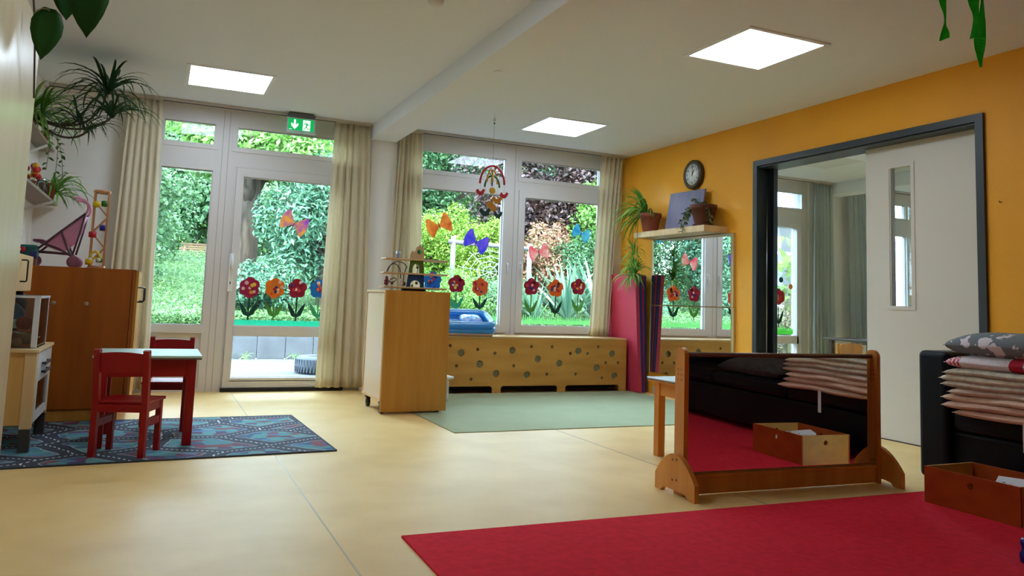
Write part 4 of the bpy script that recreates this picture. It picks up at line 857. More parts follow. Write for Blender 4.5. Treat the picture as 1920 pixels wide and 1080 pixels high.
bird = [(-.06,.005),(-.045,.03),(-.03,.032),(-.015,.012),(.0,.004),(.02,.02),(.035,.042),(.05,.03),(.062,.032),(.055,.012),(.04,-.02),(.015,-.042),(-.015,-.042),(-.04,-.02)]
sun = [(.045*math.cos(a)*(1 if k % 2 else .8), .045*math.sin(a)*(1 if k % 2 else .8)) for k, a in enumerate([2*PI*i/20 for i in range(20)])]
for x, z, dy, sx, c, shp, ztop in ((2.562,1.868,.02,.75,(196,20,44),bird,1.945),(2.775,1.852,-.02,.7,(196,20,44),bird,1.945),(2.669,1.885,0,.75,(232,180,40),sun,1.93),(2.739,1.815,.05,.9,(206,140,20),bird,1.955),(2.633,1.752,-.05,.8,(206,140,20),sun,1.95),(2.697,1.733,.03,.8,(206,140,20),sun,1.95),(2.599,1.69,-.01,.95,(6,60,46),bird,1.915),(2.735,1.676,.01,.75,(6,60,46),bird,1.915)):
    fg = MB().prism([[(x+px_*sx, z+pz_*sx) for px_, pz_ in shp][::-1]], (0,6.39+dy+.003,0), (1,0,0), (0,0,1), .006).build('figure', M('mobile_%d_%d' % c[:2], c, .5), t)
    MB().tube([(x,6.39+dy,z+.01),(x,6.39+dy,ztop)], .0008, 4).build('thread', STR, fg)
# beam clip, smoke detector, nail
solo('beam_clip', MB().lathe([(.028,-.006),(.03,0)], (1.989,4.741,2.445), 14), WHITEP, 'small white disc clip under the ceiling beam', 'clip', (1.989,4.741,2.445))
solo('smoke_detector', MB().lathe([(0,-.035),(.03,-.034),(.045,-.02),(.05,0)], (1.32,4.1,ZC), 20), WHITEP, 'white smoke detector on the ceiling at the top edge', 'smoke detector', (1.32,4.1,ZC))
solo('wall_hook', MB().tube([(XW,3.16,1.635),(XW-.02,3.16,1.63),(XW-.022,3.16,1.642)], .003, 6), M('hook_rust', (120,70,30), .5), 'tiny bent nail in the orange wall right of the sliding door', 'hook', (XW,3.16,1.63))
# ================================================================== crepe streamers
GC = M('crepe_green', (30,196,34), .85, col2=(60,214,60), vs=(60,60,14), transl=.4)
def streamer(x, y, z0, z1, w, label, seed, tw=3.0):
    r = random.Random(seed); V = []; F = []; n = 40
    for k in range(n+1):
        s = k/n; a = -.42+.75*math.sin(s*tw*PI+r.uniform(-.12,.12)+seed); z = z0+(z1-z0)*s; cx = x+.012*math.sin(s*8+seed); ww = w*(.8+.3*math.sin(s*13+seed))
        for e in (-1, 1): V.append((cx+e*ww/2*math.cos(a), y+e*ww/2*math.sin(a), z+e*.006*math.sin(s*21)))
    for k in range(n): F.append((2*k, 2*k+1, 2*k+3, 2*k+2))
    t = thing('paper_streamer', label, 'streamer', (x,y,z0), group='green crepe streamers hanging from the ceiling'); o = MB().add(V, F).build('ribbon', GC, t); o.modifiers.new('thick', 'SOLIDIFY').thickness = .001
streamer(2.98,2.2,2.59,2.082,.036,'short twisted green crepe streamer hanging alone near the ceiling corner',1,5)
streamer(3.225,2.2,2.59,1.998,.042,'longest green crepe streamer hanging over the orange wall edge',4,3)
streamer(3.20,2.21,2.59,2.135,.05,'wide green crepe streamer overlapping the longest one',7,1.4)

# ================================================================== house plants
def leafmat(name, cols, rough=.4, tr=.3, noise=0):
    """each leaf (mesh island) takes its own tone of the palette"""
    if name in MATS: return MATS[name]
    ma = bpy.data.materials.new(name); ma.use_nodes = True; t = ma.node_tree; b = t.nodes['Principled BSDF']; b.inputs['Roughness'].default_value = max(rough, .55); b.inputs['Specular IOR Level'].default_value = .25
    g = nd(t, 'ShaderNodeNewGeometry'); oi = nd(t, 'ShaderNodeObjectInfo'); ad = nd(t, 'ShaderNodeMath', operation='ADD'); fr_ = nd(t, 'ShaderNodeMath', operation='FRACT')
    t.links.new(g.outputs['Random Per Island'], ad.inputs[0]); t.links.new(oi.outputs['Random'], ad.inputs[1]); t.links.new(ad.outputs[0], fr_.inputs[0])
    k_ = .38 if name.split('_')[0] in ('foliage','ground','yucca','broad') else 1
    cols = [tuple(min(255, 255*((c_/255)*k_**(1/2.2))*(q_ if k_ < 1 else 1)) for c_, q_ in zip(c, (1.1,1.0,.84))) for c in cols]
    r = nd(t, 'ShaderNodeValToRGB'); e = r.color_ramp.elements; n = len(cols)
    e[0].position = 0; e[0].color = (*lin(cols[0]), 1); e[1].position = 1; e[1].color = (*lin(cols[-1]), 1)
    for i in range(1, n-1): q = e.new(i/(n-1)); q.color = (*lin(cols[i]), 1)
    t.links.new(fr_.outputs[0], r.inputs[0]); t.links.new(r.outputs[0], b.inputs['Base Color'])
    tl = nd(t, 'ShaderNodeBsdfTranslucent'); mx = nd(t, 'ShaderNodeMixShader'); mx.inputs[0].default_value = tr; t.links.new(r.outputs[0], tl.inputs[0])
    t.links.new(b.outputs[0], mx.inputs[1]); t.links.new(tl.outputs[0], mx.inputs[2]); t.links.new(mx.outputs[0], t.nodes['Material Output'].inputs[0])
    MATS[name] = ma; return ma
def strap(w, a0, a1, n=7, base=.35):
    """unit-long arching strap leaf growing along local x"""
    V = []; F = []; p = Vector((0,0,0))
    for k in range(n+1):
        s = k/n; a = a0+(a1-a0)*s**1.2; d = Vector((math.cos(a),0,math.sin(a))); nn = Vector((-math.sin(a),0,math.cos(a)))
        ww = w*(base+(1-base)*math.sin(min(1,s*2.2)*PI/2))*(1-s**3)+.001
        V += [p+Vector((0,-ww,0))+nn*ww*.35, p, p+Vector((0,ww,0))+nn*ww*.35]; p = p+d/n
    for k in range(n):
        a = k*3; F += [(a,a+1,a+4,a+3),(a+1,a+2,a+5,a+4)]
    return MB().add(V, F, True)
def strapset(name, w, shapes, mat): return [strap(w, a0, a1).mesh(name, mat) for a0, a1 in shapes]
def spray(parent, meshes, pos, n, l0, l1, seed, name='leaf', za=None, az=None):
    r = random.Random(seed); off = Vector(ORG[parent.name])
    for k in range(n):
        o = bpy.data.objects.new(name, meshes[r.randrange(len(meshes))]); C.objects.link(o); o.parent = parent
        o.location = Vector(pos)-off+Vector((r.uniform(-.01,.01),r.uniform(-.01,.01),r.uniform(-.012,.012)))
        a = (az[0]+(az[1]-az[0])*r.random()) if az else 2*PI*(k+r.random()*.8)/n
        s = r.uniform(l0, l1); o.rotation_euler = (r.uniform(-.25,.25), r.uniform(-.15,.15), a); o.scale = (s, s, s)
PALMM = leafmat('dracaena_leaf', [(34,62,36),(48,82,44),(38,66,40)], .4, .25)
SPIM = leafmat('spider_leaf', [(76,132,46),(116,172,74),(150,194,104)], .4, .35)
PALMS = strapset('palm_leaf', .026, [(1.0,-1.2),(.9,-1.5),(.6,-1.55),(.2,-1.6),(1.1,-.6),(.7,-1.5)], PALMM)
SPIS = strapset('spider_leaf', .035, [(1.2,-1.3),(.8,-1.5),(.3,-1.5),(-.2,-1.5),(1.3,-.4)], SPIM)
BARK = M('stem_bark', (78,62,48), .8, var=.3, vs=(30,30,30))
def pot(parent, c, r0, r1, h, mat=TERRA, rim=True):
    prof = [(r0,0),(r1,h*.78),(r1*1.1,h*.78),(r1*1.12,h),(r1*.98,h),(r1*.96,h*.85),(0,h*.85)] if rim else [(r0,0),(r1,h),(r1*.94,h),(r1*.9,h*.85),(0,h*.85)]
    o = MB().lathe(prof, c, 22).build('pot', mat, parent); MB().lathe([(0,0),(r1*.93,0),(r1*.93,.004),(0,.006)], (c[0],c[1],c[2]+h*.85), 16).build('soil', SOIL, o); return o
# shelves on the left wall
for x1_, z, lab in ((-.82,1.565,'long white wall shelf with red flowers behind the tall cupboard'),(-.88,2.02,'upper white wall shelf with spider plant behind the tall cupboard')):
    t = thing('plant_shelf', lab, 'shelf', (-.92,6.4,z)); MB().rbox(-.995, 4.6, z, x1_, 7.56, z+.022, .002).build('board', M('shelf_shaded', (150,136,118), .6), t)  # white board darkened, shade of its underside put into the colour
    for y in (5.0, 7.1): MB().bar((-.995,y,z-.08),(x1_+.02,y,z-.003),.02,.006,(0,1,0)).build('bracket', WHITEP, t)
# dragon tree
t = thing('dragon_tree', 'dark-leaved dragon tree arching over the doll stroller', 'plant', (-.94,6.3,2.042))
pot(t, (-.945,6.42,2.042), .035, .05, .10)
crowns = [((-.435,6.3,2.31),44,.30,.48),((-.395,6.28,2.13),40,.28,.44),((-.61,6.3,2.08),26,.22,.36),((-.54,6.25,2.0),24,.2,.34)]
for (p, n, a, b), st in zip(crowns, ([(-.93,6.42,2.12),(-.75,6.38,2.02),(-.5,6.33,1.98)],[(-.93,6.42,2.12),(-.72,6.36,1.98),(-.5,6.3,2.0)],[(-.93,6.42,2.12),(-.8,6.4,2.06),(-.7,6.35,2.02)],[(-.93,6.42,2.12),(-.76,6.36,1.93),(-.62,6.3,1.92)])):
    MB().tube(bez([*st, p], 10), [.008]*11, 7).build('stem', BARK, t)
    spray(t, PALMS, p, n, a, b, int(p[0]*-1000))
# spider plant on the upper shelf
t = thing('spider_plant', 'light green spider plant on the upper shelf beside the dragon tree', 'plant', (-.91,6.5,2.042)); pot(t, (-.935,6.55,2.042), .04, .052, .11)
spray(t, SPIS, (-.92,6.52,2.15), 36, .22, .38, 5, az=(-1.5,1.5)); spray(t, SPIS, (-.86,6.5,2.12), 22, .25, .42, 6, az=(-1.2,1.0))
vm = M('vine_stem', (96,110,50), .6)
VINE = leafmat('vine_leaf', [(46,84,30),(70,112,44),(90,130,60)], .4, .3)
def smallleaf(n=1):
    return MB().add([(0,0,0),(.35,.3,.06),(.75,.22,.03),(1,0,-.05),(.75,-.22,.03),(.35,-.3,.06),(.5,0,-.03)], [(0,6,1),(1,6,2),(2,6,3),(3,6,4),(4,6,5),(5,6,0)], True)
VL = smallleaf().mesh('vine_leaf', VINE)
def vine(parent, pts, nleaf, s, seed):
    r = random.Random(seed); P = bez(pts, 24); MB().tube(P, .0025, 5).build('stem', vm, parent); off = Vector(ORG[parent.name])
    for k in range(nleaf):
        p = P[int((k+.5)/nleaf*24)]; o = bpy.data.objects.new('leaf', VL); C.objects.link(o); o.parent = parent; o.location = p-off
        o.rotation_euler = (r.uniform(-.5,.5), r.uniform(.1,.9), r.uniform(0,2*PI)); q = s*r.uniform(.7,1.2); o.scale = (q,q,q)
t = thing('trailing_vine', 'thin trailing vine with small pointed leaves hanging from the upper shelf', 'plant', (-.88,7.2,2.042)); pot(t, (-.93,7.2,2.042), .035, .045, .085)
for i, pts in enumerate(([(-.90,7.15,2.13),(-.80,7.15,2.2),(-.80,7.1,1.95),(-.81,7.1,1.72)],[(-.9,7.2,2.13),(-.78,7.2,2.1),(-.79,7.25,1.9),(-.76,7.25,1.70)],[(-.9,7.1,2.13),(-.84,6.95,2.12),(-.84,6.9,1.95),(-.85,6.9,1.78)])): vine(t, pts, 13, .045, 20+i)
# lower shelf: spider plant in terracotta pot, red flowers, jar
t = thing('spider_plant', 'spider plant in a terracotta pot drooping from the lower shelf', 'plant', (-.87,7.3,1.587)); pot(t, (-.875,7.32,1.587), .045, .062, .14)
spray(t, SPIS, (-.86,7.28,1.70), 16, .2, .28, 9, az=(-1.5,1.4)); spray(t, SPIS, (-.80,7.22,1.64), 22, .22, .40, 10, az=(-1.8,.9))
t = thing('flower_pot', 'red and yellow flowers in a small pot on the lower shelf', 'plant', (-.89,6.5,1.587)); pot(t, (-.90,6.5,1.587), .035, .045, .06)
for i in range(16):
    x, y, z = -.88+rnd.uniform(-.05,.05), 6.5+rnd.uniform(-.16,.16), 1.66+rnd.uniform(0,.09); MB().sphere((x,y,z), .022, 8, 6).build('blossom', M('blossom_%d' % (i%3), [(196,44,40),(220,170,50),(180,30,36)][i%3], .7), t)
spray(t, SPIS, (-.88,6.5,1.63), 14, .07, .12, 12)
t = thing('glass_jar', 'small clear glass jar on the lower shelf by the terracotta pot', 'jar', (-.88,7.0,1.587)); MB().lathe([(.04,0),(.042,.08),(.034,.10),(.034,.12),(.031,.12),(.031,.10),(.038,.08),(.036,.006),(0,.006)], (-.88,6.98,1.587), 16).build('glass', CLR, t); MB().lathe([(.036,.12),(.037,.135),(0,.136)], (-.88,6.98,1.587), 16).build('lid', CHROME, t)
# philodendron hanging over the tall cupboard
t = thing('philodendron', 'big-leaved philodendron vine hanging over the tall birch cupboard', 'plant', (-.72,3.7,2.12)); pot(t, (-.78,3.7,2.12), .08, .11, .19)
MB().tube(bez([(-.76,3.7,2.29),(-.60,3.6,2.42),(-.535,3.6,2.2),(-.55,3.75,1.98),(-.565,3.92,1.88),(-.565,4.0,1.73)], 20), .004, 7).build('stem', BARK, t)
def bigleaf(l, w):
    prof = [(0,0),(-.06,.35),(.05,.75),(.25,.98),(.45,.95),(.65,.72),(.82,.42),(.92,.18),(1,0)]; V = []; F = []
    for i, (x, y) in enumerate(prof):
        for s in (-1,-.5,0,.5,1): V.append((x*l, s*y*w, -.18*l*x*x-(1-abs(s))*.06*w))
    for i in range(len(prof)-1):
        for j in range(4): a = i*5+j; F.append((a,a+1,a+6,a+5))
    return MB().add(V, F, True)
PHI = leafmat('philodendron_leaf', [(24,62,12),(34,80,18)], .3, .2)
def bigat(c, tip, l, w, nrm, st):
    c = Vector(c); tip = Vector(tip); d = (tip-c).normalized(); n = Vector(nrm); n = (n-d*n.dot(d)).normalized(); y = n.cross(d)
    o = bigleaf((tip-c).length*1.02, w).build('leaf', PHI, t, True); mm = Matrix((d, y, n)).transposed().to_4x4(); mm.translation = c-Vector(ORG[t.name]); o.matrix_local = mm
    o.modifiers.new('thick', 'SOLIDIFY').thickness = .0012
    MB().tube(bez([st, Vector(st).lerp(c,.5)+Vector((0,0,.03)), c], 8), .003, 6).build('petiole', M('petiole', (120,110,60), .5), t)
bigat((-.503,3.75,2.06), (-.514,3.74,1.855), .2, .062, (.25,-1,.25), (-.555,3.72,2.03))
bigat((-.467,3.86,2.23), (-.45,3.84,2.073), .16, .055, (.1,-1,.3), (-.56,3.7,2.28))
bigat((-.366,3.70,2.25), (-.357,3.69,1.972), .27, .085, (.0,-1,.25), (-.57,3.66,2.33))
bigat((-.60,3.55,2.36), (-.50,3.40,2.22), .2, .07, (.5,-.5,.6), (-.66,3.66,2.36))
# plants on the wall shelf
zs = 1.669
t = thing('spider_plant', 'spider plant in a terracotta pot on the shelf above the wall mirror', 'plant', (4.66,6.8,zs)); pt = pot(t, (4.64,6.79,zs), .075, .105, .2)
MB().tube([(4.60,6.77,zs+.2),(4.60,6.765,zs+.235),(4.60,6.74,zs+.245),(4.60,6.715,zs+.235),(4.60,6.71,zs+.2)], .006, 7).build('loop', TERRA, pt)
spray(t, SPIS, (4.62,6.86,zs+.19), 48, .28, .5, 31, az=(1.2,3.9)); spray(t, SPIS, (4.62,6.8,zs+.2), 8, .2, .3, 32, az=(1.6,4.8))
MB().tube(bez([(4.58,6.9,zs+.2),(4.47,6.93,zs+.2),(4.50,6.90,1.5),(4.52,6.88,1.2)], 16), .003, 6).build('runner', vm, t)
MB().tube(bez([(4.57,6.85,zs+.2),(4.47,6.8,zs+.15),(4.50,6.84,1.5),(4.55,6.85,1.35)], 16), .003, 6).build('runner', vm, t)
spray(t, SPIS, (4.52,6.90,1.45), 34, .13, .24, 33, az=(.9,5.3)); spray(t, SPIS, (4.52,6.87,1.30), 36, .13, .24, 35, az=(.9,5.3)); spray(t, SPIS, (4.52,6.90,1.20), 60, .18, .32, 34, az=(.9,5.3))
t = thing('ivy_pot', 'small-leaved succulent trailing from a dark terracotta pot beside the canvas', 'plant', (4.64,5.92,zs)); DT = M('terracotta_dark', (104,52,34), .8, var=.3, vs=(9,9,9))
MB().lathe([(.085,0),(.10,.012),(.10,.02),(0,.02)], (4.64,5.92,zs), 22).build('saucer', DT, t); pot(t, (4.64,5.92,zs+.018), .08, .115, .185, DT)
IV = leafmat('ivy_leaf', [(66,94,50),(96,124,70),(104,78,64),(136,152,96)], .5, .2); VL = smallleaf().mesh('ivy_leaf', IV)
for i, pts in enumerate(([(4.6,6.0,zs+.19),(4.55,6.07,zs+.23),(4.52,6.08,zs+.1),(4.50,6.08,zs-.02)],[(4.6,5.98,zs+.19),(4.56,6.05,zs+.2),(4.51,6.05,zs+.05),(4.505,6.06,zs-.06)],[(4.62,6.02,zs+.19),(4.6,6.1,zs+.18),(4.57,6.1,zs+.08)],[(4.6,5.9,zs+.19),(4.56,5.9,zs+.24),(4.6,5.84,zs+.21)],[(4.62,5.86,zs+.19),(4.6,5.8,zs+.23),(4.6,5.77,zs+.1),(4.61,5.78,zs+.03)],[(4.64,5.95,zs+.19),(4.62,6.02,zs+.32),(4.6,6.06,zs+.26)],[(4.64,5.92,zs+.19),(4.62,5.86,zs+.26),(4.6,5.9,zs+.22)])): vine(t, pts, 24, .046, 50+i)

# ================================================================== next room: table and chairs
t = thing('wooden_chair', 'wooden chair with curved back in the next room', 'chair', (7.1,6.6,0))
for x in (6.93,7.27):
    for y in (6.46,6.80): MB().rbox(x-.016, y-.016, 0, x+.016, y+.016, .57 if y < 6.5 else .30, .004).build('leg', BIRCH, t)
MB().rbox(6.905,6.44,.30,7.295,6.83,.318,.006).build('seat', BIRCH, t)
MB().prism([[(6.93,.45),(7.27,.45),(7.285,.53),(7.24,.565),(7.1,.575),(6.96,.565),(6.915,.53)]], (0,6.445,0), (1,0,0), (0,0,1), .014).build('backrest', BIRCH, t)
t = thing('dining_table', 'dark-edged table in the next room behind the wooden chair', 'table', (7.7,6.9,0)); DKW = M('walnut_dark', (70,48,34), .4)
MB().rbox(7.52,6.55,.575,8.6,7.25,.60,.004).build('table_top', DKW, t)
for x in (7.58,8.50):
    for y in (6.6,7.16): MB().rbox(x, y, 0, x+.05, y+.05, .575, .004).build('leg', DKW, t)

# ================================================================== the garden
PAVE = M('terrace_concrete', (50,51,52), .85, col2=(44,45,46), vs=(1.5,1.5,1.5), bump=.4, bs=60)
solo('ground_terrace', B(-9, W+.1, -.3, 16, 11.62, -.03), PAVE, 'grey concrete terrace outside the garden door', 'terrace', (1,9.5,-.03), kind='structure')
t = thing('garden_wall', 'low grey concrete retaining wall at the end of the terrace', 'wall', (2,11.6,-.03), kind='structure')
CON = M('wall_concrete', (58,59,60), .9, col2=(46,47,48), vs=(5,5,5), bump=.5, bs=40)
for k in range(46):
    x = -6.5+.393*k-.001*k; MB().rbox(x, 11.60, -.03, x+.385, 11.70, .425+.004*math.sin(k*2.1), .008).build('wall_block', CON, t)
PET = M('fallen_petal', (96,96,96), .8)
mb = MB(); r = random.Random(4)
for k in range(420):
    x, y = r.uniform(.2,3.4), r.uniform(8.6,11.58); s = r.uniform(.012,.03); a = r.uniform(0,6.3); mb.prism([[(x+s*math.cos(a+q), y+.7*s*math.sin(a+q)) for q in (0,1.5,3,4.5)]], (0,0,-.0295), (1,0,0), (0,1,0), .003)
o = solo('fallen_petals', mb, PET, 'pale fallen petals littering the terrace', 'litter', (1.7,10,-.03)); o['kind'] = 'stuff'
t = thing('tyre', 'black rubber tyre lying on the terrace outside the garden door', 'tyre', (1.78,9.5,-.03)); TY = M('tyre_rubber', (34,38,44), .8)
MB().lathe([(.17,.0),(.25,.0),(.285,.03),(.295,.10),(.285,.17),(.25,.20),(.17,.20),(.16,.17),(.15,.1),(.16,.03),(.17,0)], (1.84,9.55,-.03), 40).build('carcass', TY, t)
for k in range(44):
    a = 2*PI*k/44
    for z, da in ((.055,.04),(.135,-.04)): MB().bar((1.84+.291*math.cos(a),9.55+.291*math.sin(a),z-.065), (1.84+.291*math.cos(a+da),9.55+.291*math.sin(a+da),z+.005), .016, .012, (math.cos(a),math.sin(a),0)).build('tread_block', TY, t)
# rising ground
def gz(x, y): return .40+.145*min(y-11.65, 9)+.015*max(0, y-20.65)+.06*math.sin(x*.9)*math.sin(y*.7)*min(1,(y-11.65)/2)
V = []; F = []; nx, ny = 60, 44
for j in range(ny+1):
    for i in range(nx+1): x = -30+75*i/nx; y = 11.68+34*j/ny; V.append((x, y, gz(x,y)))
for j in range(ny):
    for i in range(nx): a = j*(nx+1)+i; F.append((a,a+1,a+nx+2,a+nx+1))
solo('ground', MB().add(V, F, True), M('garden_soil', (36,54,26), .95, spec=.1, col2=(50,70,34), vs=(2,2,2)), 'rising garden ground behind the low wall', 'ground', (0,12,.4), kind='structure')

def leafcloud(P, N, L, aspect, rng, fold=.15):
    """arrays of leaf quads: P positions, N normals, L lengths"""
    n = len(P); a = rng.normal(size=(n,3)); d = a-(a*N).sum(1)[:,None]*N; d /= np.linalg.norm(d,axis=1)[:,None]+1e-9; s = np.cross(N, d); L = L[:,None]
    v = np.empty((n,4,3)); v[:,0] = P-d*L*.5; v[:,1] = P+s*L*aspect*.5+N*L*fold*.4; v[:,2] = P+d*L*.5-N*L*fold*.6; v[:,3] = P-s*L*aspect*.5+N*L*fold*.4
    return v.reshape(-1,3)
def quadmesh(name, V, mat):
    n = len(V)//4; me = bpy.data.meshes.new(name); me.vertices.add(n*4); me.vertices.foreach_set('co', V.astype(np.float32).ravel()); me.loops.add(n*4); me.loops.foreach_set('vertex_index', np.arange(n*4, dtype=np.int32))
    me.polygons.add(n); me.polygons.foreach_set('loop_start', np.arange(0, n*4, 4, dtype=np.int32)); me.polygons.foreach_set('loop_total', np.full(n, 4, dtype=np.int32)); me.materials.append(mat); me.update(calc_edges=True); me.validate(); return me
def crown(parent, c, rad, n, size, mat, seed, clumps=34, aspect=.5, upb=.5, flat=1.0):
    size *= .66; n = int(n*2.1); rng = np.random.default_rng(seed); u = rng.normal(size=(clumps,3)); u /= np.linalg.norm(u,axis=1)[:,None]; rr = rng.uniform(.35,.92,clumps)[:,None]
    cc_ = u*rr*np.array(rad); cr = np.array(rad)*rng.uniform(.26,.42,clumps)[:,None]
    k = rng.integers(0, clumps, n); w = rng.normal(size=(n,3)); w /= np.linalg.norm(w,axis=1)[:,None]; q = rng.uniform(.55,1.05,n)[:,None]
    P = cc_[k]+w*q*cr[k]*np.array([1,1,flat])+np.array(c); N = w*.6+np.array([0,0,upb])+rng.normal(size=(n,3))*.45; N /= np.linalg.norm(N,axis=1)[:,None]
    V = leafcloud(P, N, size*rng.uniform(.6,1.3,n), aspect, rng)-np.array(ORG[parent.name])
    o = bpy.data.objects.new('foliage', quadmesh('foliage', V, mat)); C.objects.link(o); o.parent = parent; o['kind'] = 'stuff'; return o
def plant(name, label, cat, x, y, cz, rad, n, size, mat, seed, trunk=.06, **kw):
    z = gz(x, y); t = thing(name, label, cat, (x,y,z), group='garden shrubs and trees beyond the terrace')
    crown(t, (x,y,z+cz), rad, n, size, mat, seed, **kw)
    r = random.Random(seed); bk = MATS.get('tree_bark') or M('tree_bark', (62,52,42), .95, spec=.1, col2=(36,30,24), vs=(14,14,2.5), bump=1, bs=26)
    MB().tube(bez([(x,y,z-.1),(x+r.uniform(-.1,.1),y,z+cz*.5),(x+r.uniform(-.2,.2),y+.1,z+cz)], 8), [trunk*(1.25-.07*i) for i in range(9)], 10).build('trunk', bk, t)
    for k in range(5):
        a = r.uniform(0,2*PI); MB().tube(bez([(x,y,z+cz*.6),(x+rad[0]*.3*math.cos(a),y+rad[1]*.3*math.sin(a),z+cz*.9),(x+rad[0]*.7*math.cos(a),y+rad[1]*.7*math.sin(a),z+cz+rad[2]*r.uniform(-.1,.5))], 6), [trunk*.5,trunk*.4,trunk*.35,trunk*.3,trunk*.22,trunk*.15,trunk*.08], 6).build('branch', bk, t)
    return t
MINT = leafmat('foliage_mint', [(78,136,98),(108,170,126),(144,196,152),(96,152,120)], .35, .35)
DEEP = leafmat('foliage_deep', [(36,84,52),(60,116,72),(90,146,96),(50,98,70)], .4, .3)
LIME = leafmat('foliage_lime', [(96,150,36),(130,186,56),(160,206,84),(110,170,60)], .45, .4)
PURP = leafmat('foliage_purple', [(58,42,50),(84,62,70),(44,40,44),(110,86,88)], .35, .2)
BLUE = leafmat('foliage_blue', [(62,124,106),(90,156,134),(130,188,164),(74,134,118)], .3, .3)
FRESH = leafmat('foliage_fresh', [(80,150,56),(120,188,84),(150,208,120),(96,164,80)], .4, .4)
# seen through the garden door and its side window
plant('laurel_shrub', 'glossy blue-green laurel shrub filling the garden door glass', 'shrub', 2.42, 12.9, 1.55, (1.0,.8,1.5), 9000, .17, BLUE, 11, aspect=.32)
plant('laurel_shrub', 'low blue-green laurel shrub behind the paper flowers of the garden door', 'shrub', 1.35, 12.5, .45, (.7,.5,.5), 4000, .12, BLUE, 12, aspect=.34)
t = plant('old_tree', 'thick-trunked old tree seen through the garden door', 'tree', 1.36, 14.4, 2.75, (1.7,1.4,.75), 6500, .2, FRESH, 13, trunk=.21)
plant('hazel_shrub', 'mint green bush beside the garden bench', 'shrub', -.75, 16, 1.35, (1.15,1,1.4), 7000, .17, MINT, 14)
plant('hazel_tree', 'leafy green tree far behind the garden bench', 'tree', .5, 36, 3.0, (4.2,2.5,3.0), 12000, .3, FRESH, 15, trunk=.15)
plant('elder_tree', 'mint green tree behind the laurel shrub', 'tree', 3.6, 20, 2.0, (2.3,2,1.95), 9000, .25, MINT, 16, trunk=.12)
plant('elder_shrub', 'dark green bush behind the old tree trunk', 'shrub', 2.9, 23.5, 1.3, (1.4,1,1.5), 5000, .2, DEEP, 17)
# seen through the double window
plant('spirea_shrub', 'yellow-green spirea bush behind the rope net', 'shrub', 4.9, 14.4, .95, (1.0,.8,1.1), 8000, .10, LIME, 18)
plant('spirea_shrub', 'lime green bush under the violet butterfly', 'shrub', 6.0, 14.6, .75, (.9,.7,.95), 7000, .10, LIME, 19)
plant('fern_shrub', 'fine-leaved fresh green undergrowth above the inflatable pool', 'shrub', 4.6, 12.7, .42, (.8,.6,.55), 6000, .08, FRESH, 20, aspect=.3)
plant('fern_shrub', 'fine-leaved mint undergrowth left of the yucca', 'shrub', 5.65, 12.8, .4, (.7,.6,.5), 5000, .08, MINT, 21, aspect=.3)
plant('yew_tree', 'dark green spreading tree behind the orange butterfly', 'tree', 6.0, 18, 2.4, (2.0,1.4,2.3), 12000, .17, DEEP, 22, trunk=.1)
plant('acacia_tree', 'light green acacia tree high in the double window', 'tree', 7.0, 23, 3.9, (3.6,2.5,3.6), 16000, .26, FRESH, 23, trunk=.14)
plant('copper_beech', 'dark purple-leaved copper beech behind the opening sash', 'tree', 8.1, 15.6, 2.7, (2.1,1.5,2.5), 17000, .17, PURP, 24, trunk=.16)
plant('maple_shrub', 'fresh green maple bush by the turquoise butterfly', 'shrub', 8.6, 14.2, 1.9, (.8,.7,1.5), 6000, .15, FRESH, 25)
plant('box_shrub', 'deep green box bush below the turquoise butterfly', 'shrub', 7.75, 13.6, .75, (.85,.6,.8), 7000, .09, DEEP, 26)
plant('hydrangea_shrub', 'pink-tinged reddish shrub behind the pink butterfly', 'shrub', 7.0, 14.0, .95, (.7,.6,1.0), 5000, .11, leafmat('foliage_rose', [(150,110,100),(190,130,130),(120,140,80),(206,160,150)], .5, .3), 27)
# wide backdrop trees and the side seen in the wall mirror
for i, (x, y, h, rx, mt, lab) in enumerate(((-6,27,2.6,4,MINT,'pale tree far at the left end of the garden'),(12.5,26,2.7,4.5,DEEP,'dark tree far behind the copper beech'),(-2.5,14.2,1.7,1.3,BLUE,'blue-green bush seen reflected in the wall mirror'),(-4.8,15,1.9,1.6,BLUE,'tall blue-green bush reflected at the edge of the wall mirror'),(-.6,19.5,2.0,1.6,MINT,'mint tree behind the bush beside the bench'),(3.9,30,2.9,4.5,DEEP,'distant dark tree between the two windows'),(-8.5,16.5,2.6,2.2,DEEP,'dark bush at the far end of the terrace'),(16,18,1.9,3.0,FRESH,'fresh green tree beyond the outbuilding'))):
    plant('garden_tree', lab, 'tree', x, y, h, (rx,min(rx,2.5),h*.92), 11000, .16+.011*y*(y > 20)*.8, mt, 60+i, trunk=.12)
plant('laurel_shrub', 'laurel bush beside the terrace seen only in the wall mirror', 'shrub', -1.5, 13.6, 1.3, (.85,.8,1.5), 7000, .14, BLUE, 91, aspect=.34)
plant('laurel_shrub', 'tall laurel bush seen only in the wall mirror, farther back', 'shrub', -3.2, 16.6, 1.8, (1.6,1,2.0), 8000, .17, BLUE, 92, aspect=.34)
# ground cover
rng = np.random.default_rng(3); n = 110000
xs = rng.uniform(-7, 9.5, n); ys = 11.82+18*rng.uniform(0,1,n)**2.2; zz = np.array([gz(a,b) for a, b in zip(xs, ys)])+rng.uniform(.0,.16,n)
N = rng.normal(size=(n,3))*.5+np.array([0,-.35,.8]); N /= np.linalg.norm(N,axis=1)[:,None]
o = bpy.data.objects.new('ground_cover', quadmesh('ground_cover', leafcloud(np.stack([xs,ys,zz],1), N, rng.uniform(.04,.10,n), .3, rng), leafmat('ground_leaves', [(76,136,90),(104,160,108),(130,180,122),(90,150,70)], .5, .35))); C.objects.link(o)
tag(o, 'feathery light green ground cover on the rising garden', 'ground cover', kind='stuff')
